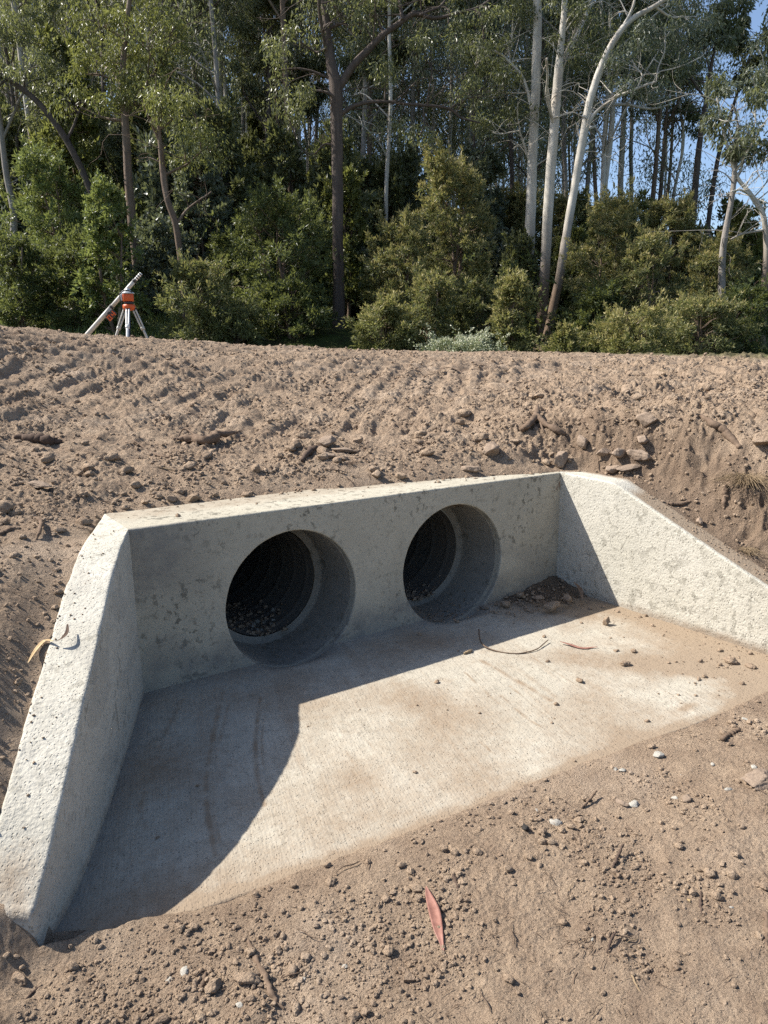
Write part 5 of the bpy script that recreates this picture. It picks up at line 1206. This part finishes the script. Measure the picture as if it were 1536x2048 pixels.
# bushes and young trees in front of the forest
def bush(px, ytop, hw, D, leaf, seed, label, cat='shrub', name='wattle_bush', stems=3, dens=1.0, tips=0.0, L=.105, W=.030, shape=.7, low=.0, bark='brown_bark', open_=.0, **_):
    r = np.random.default_rng(seed); top = at_D(px, ytop, D); g = gz(top[0], top[1], False); base = np.array([top[0], top[1], g]); H = top[2] - g
    RW_ = hw / PX * ((top - CAM) @ FW); root = empty(name, tuple(base), label, cat); S = Soup()
    n = int(70 + 40 * H * RW_ * dens * .6); n = min(n, 480)
    t = r.uniform(low, 1, n) ** .85; prof = np.clip(np.sin(np.pi * np.clip(t * .64 + .21, 0, 1)), 0, 1) ** shape * (1 - .18 * t); a = r.uniform(0, 2 * np.pi, n); q = r.uniform(.25, 1, n) ** .6
    side = 1 + .75 * noise2(np.cos(a) * 1.6 + seed, np.sin(a) * 1.6 + t * 4, seed)
    Cn = np.stack([np.cos(a) * q * prof * RW_ * side, np.sin(a) * q * prof * RW_ * side, t * (H - .12)], -1)
    rad = r.uniform(.4, 1.3, n) * (.085 + .12 * math.sqrt(RW_)) * (1 - .3 * t)
    hubs = []
    for k in range(stems):
        e = np.array([r.normal(0, .22) * RW_, r.normal(0, .22) * RW_, H * r.uniform(.75, .95)]); B = branch(S, [r.normal(0, .06), r.normal(0, .06), -.15], e, .025 + .010 * H, .01, r, 7, .05, 0, 12); hubs.append(B)
    hubs = np.concatenate(hubs)
    for c in Cn:
        d = np.linalg.norm(hubs - (c - np.array([0, 0, .35 * np.hypot(c[0], c[1]) + .1])), axis=1); branch(S, hubs[np.argmin(d)], c, .011, .003, r, 4, .08, -.05, 5)
    link('stem', S.mesh('stem'), M[bark], root)
    npl = 92; N_ = n * npl; c = np.repeat(Cn, npl, 0); rr = np.repeat(rad, npl); d = r.normal(size=(N_, 3)); d[:, 2] = d[:, 2] * .8 + .12; d /= np.linalg.norm(d, axis=1)[:, None]
    f = r.uniform(0, 1, N_) ** .5; P = c + d * (rr * f)[:, None] * np.array([1.1, 1.1, .75])
    if open_ > 0: keep = np.repeat(r.uniform(0, 1, n) > open_, npl); P, d, c, f = P[keep], d[keep], c[keep], f[keep]; N_ = len(P)
    # loose leading shoots that break the outline
    ns = int(n * .9); c0 = Cn[r.integers(0, n, ns)]; ctr = np.array([0, 0, H * .45]); od = c0 - ctr; od /= np.linalg.norm(od, axis=1)[:, None] + 1e-6; od = od * .8 + r.normal(size=(ns, 3)) * .35 + np.array([0, 0, .65]); od /= np.linalg.norm(od, axis=1)[:, None]
    sl = r.uniform(.15, .55, ns) * (.6 + .25 * math.sqrt(RW_ + H * .3)); k_ = 26; tt = r.uniform(0, 1, (ns, k_)); Ps = (c0 + od * (sl * .25)[:, None])[:, None] + od[:, None] * (sl[:, None] * tt)[..., None] + r.normal(size=(ns, k_, 3)) * .035 * (1.3 - tt)[..., None] + np.array([0, 0, -.10]) * (tt ** 2)[..., None]
    P = np.concatenate([P, Ps.reshape(-1, 3)]); d = np.concatenate([d, np.repeat(od, k_, 0)]); f = np.concatenate([f, tt.ravel()]); N_ = len(P)
    V, F = leaf_quads(P, d * .9 + r.normal(size=(N_, 3)) * .6 + np.array([0, 0, .15]), L * D / 18, W * D / 18, r)
    me = mesh_np('crown', V, F, False)
    tp = (r.uniform(0, 1, N_) <  1.5 * tips * (f ** 1.5) * np.clip(.3 + d[:, 2] * 1.2, 0, 1.2) * np.clip(.35 + P[:, 2] / H, 0, 1.2)) * r.uniform(.5, 1, N_)
    add_attr(me, 'tip', np.repeat(tp, 4)); link('crown', me, M[leaf], root); return root

for i, (px, yt, hw, D, lf, lab, kw) in enumerate([
        (905, 305, 92, 21, 'wattle', 'tallest wattle right of the dark-trunked eucalyptus with golden flower tips', dict(tips=1.0)), (800, 425, 75, 19.5, 'wattle', 'golden-tipped wattle just right of the dark trunk', dict(tips=.9)),
        (772, 600, 52, 17, 'bush_yellow', 'low yellow green bush just right of the dark trunk', dict(tips=.5)), (1058, 385, 88, 28, 'wattle', 'wattle standing among the three white trunks', dict(tips=.7)),
        (1145, 395, 60, 26, 'wattle', 'wattle behind the leaning white trunk', dict(tips=.6)), (1028, 545, 34, 16.8, 'bush_yellow', 'young yellow-tipped wattle before the foot of the straight white trunk', dict(tips=.9)),
        (1228, 395, 84, 20, 'wattle', 'broad golden-tipped wattle crossed by the thin pale gum', dict(tips=1.0)), (1300, 470, 80, 18.7, 'wattle', 'green wattle in the middle of the right-hand thicket', dict(tips=.6)),
        (1352, 400, 82, 22, 'wattle', 'pointed wattle at the top of the right-hand thicket', dict(tips=1.0)), (1440, 475, 78, 20.8, 'wattle', 'wattle around the grey brown trunk near the right edge', dict(tips=.7)),
        (1515, 455, 70, 24, 'bush_dark', 'dark bush behind the half-bare gum at the right edge', {}), (1270, 612, 78, 15.8, 'bush_yellow', 'low rounded yellow-topped bush right of the white trunks', dict(tips=1.0, shape=.6)),
        (1128, 656, 24, 15.8, 'bush_yellow', 'smallest yellow green bush right of the white trunks at the crest', dict(tips=.5)), (1205, 570, 46, 18.5, 'bush_dark', 'dark shaded bush between the leaning trunk and the broad wattle', {}),
        (1400, 590, 85, 17.2, 'wattle', 'low olive wattle at the front of the right-hand thicket', dict(tips=.5)), (1495, 570, 60, 17.8, 'bush_dark', 'dark low bush under the half-bare gum', {}),
        (82, 292, 72, 20, 'bush_light', 'feathery green tree with a bright top at the far left', dict(stems=2, tips=.0)), (205, 365, 58, 17.6, 'bush_light', 'bright light green sapling behind the leaning staff', dict(open_=.35, stems=2, L=.11, W=.05)),
        (140, 470, 80, 18.4, 'bush_dark', 'dark bush left of the leaning staff', {}), (385, 305, 72, 22, 'euc_grey', 'silvery grey green young gum behind the wavy trunk', dict(L=.11, W=.05, open_=.2)),
        (310, 440, 60, 20, 'euc_grey', 'silvery low bush between the tripod trunk and the wavy trunk', dict(L=.11, W=.05)), (395, 520, 72, 17, 'wattle', 'olive bush right of the wavy trunk', dict(tips=.35)),
        (550, 380, 100, 19, 'bush_dark', 'large dark round bush left of the dark-trunked eucalyptus', {}), (480, 460, 62, 21, 'bush_dark', 'dark bush between the olive bush and the large dark round bush', {}),
        (620, 445, 60, 22, 'bush_dark', 'dark bush touching the dark trunk on its left', {}), (985, 470, 72, 26, 'euc_grey', 'silvery bush between the tallest wattle and the white trunks', dict(L=.11, W=.05)),
        (960, 300, 60, 27, 'euc_grey', 'tall blue grey young gum behind the tallest wattle', dict(L=.12, W=.055, open_=.2)), (860, 540, 62, 17.6, 'wattle', 'wattle in front of the tallest wattle with a thin dark stem', dict(tips=.5)), (955, 565, 62, 18.6, 'wattle', 'shaded wattle left of the straight white trunk', dict(tips=.2)),
        (30, 470, 62, 18, 'bush_dark', 'dark bush at the left edge under the feathery tree', {}), (925, 664, 66, 15.2, 'flowers', 'low pale bush dotted with whitish flowers at the crest', dict(tips=1.0, shape=.5, L=.06, W=.03)),
        (470, 600, 62, 17.2, 'wattle', 'olive bush filling the gap right of the wavy trunk at the crest', dict(tips=.1, shape=.5)), (575, 560, 80, 18, 'bush_dark', 'dark green bush under the large dark round bush', dict(shape=.5)),
        (760, 480, 55, 25, 'bush_dark', 'dark bush in the gap behind the golden-tipped wattles', {}), (1090, 600, 70, 25, 'bush_dark', 'dark shaded bush behind the feet of the white trunks', {}),
        (690, 420, 60, 26, 'bush_dark', 'dark bush behind the dark trunk', {}), (1250, 500, 80, 25, 'bush_dark', 'dark bush behind the broad golden-tipped wattle', {}), (1400, 480, 80, 26, 'bush_dark', 'dark bush behind the right-hand thicket', {})]):
    kind = {'wattle': 'wattle_bush', 'bush_yellow': 'wattle_bush', 'bush_dark': 'forest_bush', 'bush_light': 'young_tree', 'euc_grey': 'young_gum', 'flowers': 'flowering_bush'}[lf]
    bush(px, yt, hw, D, lf, 600 + i, lab, {'bush_light': 'young tree', 'euc_grey': 'young tree'}.get(lf, 'bush'), kind, **kw)

# the forest behind: eight tall trees built, then copied
def tall_tree(seed, H, bark, leaf):
    r = np.random.default_rng(seed); S = Soup(); k = 9; t = np.linspace(0, 1, k)
    T = np.stack([np.cumsum(r.normal(0, .16, k)), np.cumsum(r.normal(0, .16, k)), t * H - .3], -1); T[:, :2] -= T[0, :2]; R = .088 * (1 - t) ** .8 + .022
    P = smooth_path(np.concatenate([T, R[:, None]], 1), 60); tube(S, P[:, :3], P[:, 3], 10, False, .06, seed); cl = []
    for i in range(21):
        f = r.uniform(.28, 1.0); a = P[min(59, int(f * 59))]; az = r.uniform(0, 6.283); L = H * r.uniform(.09, .19) * (1.25 - .5 * f); e = a[:3] + np.array([math.cos(az) * L * .8, math.sin(az) * L * .8, L * r.uniform(.45, 1.0)])
        B = branch(S, a[:3], e, a[3] * .42, .02, r, 6, .10, .06, 9); cl.append(B[-1])
        for j in range(5):
            s = B[r.integers(3, 9)]; q = s + r.normal(size=3) * np.array([1, 1, .6]) * L * .36 + np.array([0, 0, .12 * L]); branch(S, s, q, .018, .006, r, 4, .12, .05, 5); cl.append(q)
    cl = np.array(cl); V, F = hanging(cl, r.uniform(.5, 1.1, len(cl)), 82, .175, .056, r, 1.0, .85)
    return S.mesh('trunk'), mesh_np('crown', V, F, False)
PROT = [tall_tree(800 + i, 17 + 1.2 * i, None, None) for i in range(8)]
BK = ['gum_bark', 'grey_bark', 'dark_bark', 'brown_bark']; BKN = ['pale-trunked', 'grey-trunked', 'dark-trunked', 'brown-trunked']
r = np.random.default_rng(31); placed = []; cnt = 0
for i in range(900):
    fd = r.uniform(26, 62); u = r.uniform(-.66, .66); px = 768 + u * PX * 1.0
    if px > 1090 and r.uniform() > (.26 if px < 1340 else .05): continue
    if u < -.53: continue
    if px < 520 and fd < 34 and r.uniform() < .5: continue
    if px > 1090 and fd > 48: continue
    p = at_D(px, 700, fd)
    if any((p[0] - a) ** 2 + (p[1] - b) ** 2 < (1.7 + .02 * fd) ** 2 for a, b in placed): continue
    placed.append((p[0], p[1])); cnt += 1
    if cnt > 135: break
    g = gz(p[0], p[1], False); k = r.integers(0, 8); b = r.choice(4, p=[.42, .34, .12, .12]); s = r.uniform(.85, 1.2)
    zn = 'on the left hillside behind the survey tripod' if px < 470 else 'in the middle of the forest behind the dark-limbed tree' if px < 960 else 'on the right where sky shows between the trunks'
    far = 'nearer' if fd < 38 else 'deep'
    root = empty('forest_tree', (p[0], p[1], g), '%s %s forest gum %s' % (far, BKN[b], zn), 'tree', 'forest gums behind the berm', (r.normal(0, .03), r.normal(0, .03), r.uniform(0, 6.28))); root.scale = (s * .85, s * .85, s)
    for nm, me, mt in (('trunk', PROT[k][0], M[BK[b]]), ('crown', PROT[k][1], M[('euc_far', 'euc', 'euc_far', 'euc_grey')[r.integers(0, 4)]])):
        o = bpy.data.objects.new(nm, me); COL.objects.link(o); o.parent = root
        if not me.materials: me.materials.append(mt)
        o.material_slots[0].link = 'OBJECT'; o.material_slots[0].material = mt

# slight young gums between the big trunks, copied from five
YG = [bush(-2600 + 60 * i, 420 - 70 * (i % 3), 55, 22, lf, 950 + i, 'x', 'young tree', 'young_gum', stems=2, L=.13, W=.055, open_=.30, shape=.6, low=.12) for i, lf in enumerate(('euc_grey', 'euc', 'euc_gold', 'euc_grey', 'euc'))]
YL = ['silvery', 'olive', 'golden green', 'grey green', 'dull green']
r = np.random.default_rng(71); got = []
for i in range(150):
    fd = r.uniform(22.5, 42); u = r.uniform(-.54, .36) if i % 4 else r.uniform(.2, .54); p = at_D(768 + u * PX, 700, fd); g = gz(p[0], p[1], False); src = YG[i % 5]; px = 768 + u * PX
    zn = 'on the left slope behind the tripod' if px < 470 else 'between the trunks in the middle of the forest' if px < 960 else 'between the trunks on the right'
    lab = YL[i % 5] + ' thin-leaved young gum ' + zn
    root = src.copy(); COL.objects.link(root); root.location = (p[0], p[1], g); root['label'] = lab; root['group'] = 'young gums between the trunks'; s = r.uniform(.8, 1.75) if u < .2 else r.uniform(.75, 1.25); root.scale = (s * .8, s * .8, s); root.rotation_euler = (0, 0, r.uniform(0, 6.28))
    for ch in list(src.children):
        c = ch.copy(); COL.objects.link(c); c.parent = root
for src in YG:
    for ch in list(src.children): bpy.data.objects.remove(ch)
    bpy.data.objects.remove(src)

# understorey of the forest and the far wood that closes the view: masses nobody could count
def leaf_mass(name, n_cl, dlo, dhi, ulo, uhi, hfun, rad, npl, L, W, mat, label, seed):
    r = np.random.default_rng(seed); fd = r.uniform(dlo, dhi, n_cl); u = r.uniform(ulo, uhi, n_cl); P = CAM + FH * fd[:, None] + RH * (fd * u)[:, None]
    z = ground_z(P[:, 0], P[:, 1], False); h = hfun(fd, u, r.uniform(0, 1, n_cl)); P[:, 2] = z + h
    V, F = hanging(P, r.uniform(.6, 1.3, n_cl) * rad, npl, L, W, r, .3, .8); o = link(name, mesh_np(name, V, F, False), M[mat]); tag(o, label, kind='stuff')
leaf_mass('forest_undergrowth', 900, 20, 48, -.62, .62, lambda d, u, q: 2.6 * q ** 1.5, .75, 70, .2, .075, 'bush_dark', 'dark tangled undergrowth on the forest floor', 51)
leaf_mass('far_wood', 2400, 55, 90, -.70, .30, lambda d, u, q: (15 * sstep(-.02, -.40, u) + 4) * q, 1.9, 60, .5, .2, 'euc_far', 'far wooded hillside closing the view between the trunks', 52)
leaf_mass('far_wood_fringe', 500, 50, 85, .25, .75, lambda d, u, q: 7 * q ** 1.3, 1.3, 60, .42, .16, 'euc_far', 'low far wood along the right horizon', 53)

# grass on the forest edge
r = np.random.default_rng(61); n = 16000; fd = r.uniform(14.5, 30, n); u = r.uniform(-.62, -.27, n); P = CAM + FH * fd[:, None] + RH * (fd * u)[:, None]
P[:, 2] = ground_z(P[:, 0], P[:, 1], False) - .02; keep = noise2(P[:, 0] * .5, P[:, 1] * .5, 63) > -.15; P = P[keep]
D_ = r.normal(size=(len(P), 3)) * .35 + np.array([0, 0, 1]); V, F = leaf_quads(P, D_, .22, .03, r)
tag(link('grass', mesh_np('grass', V, F, False), M['bush_light']), 'rough green grass along the forest edge', kind='stuff')
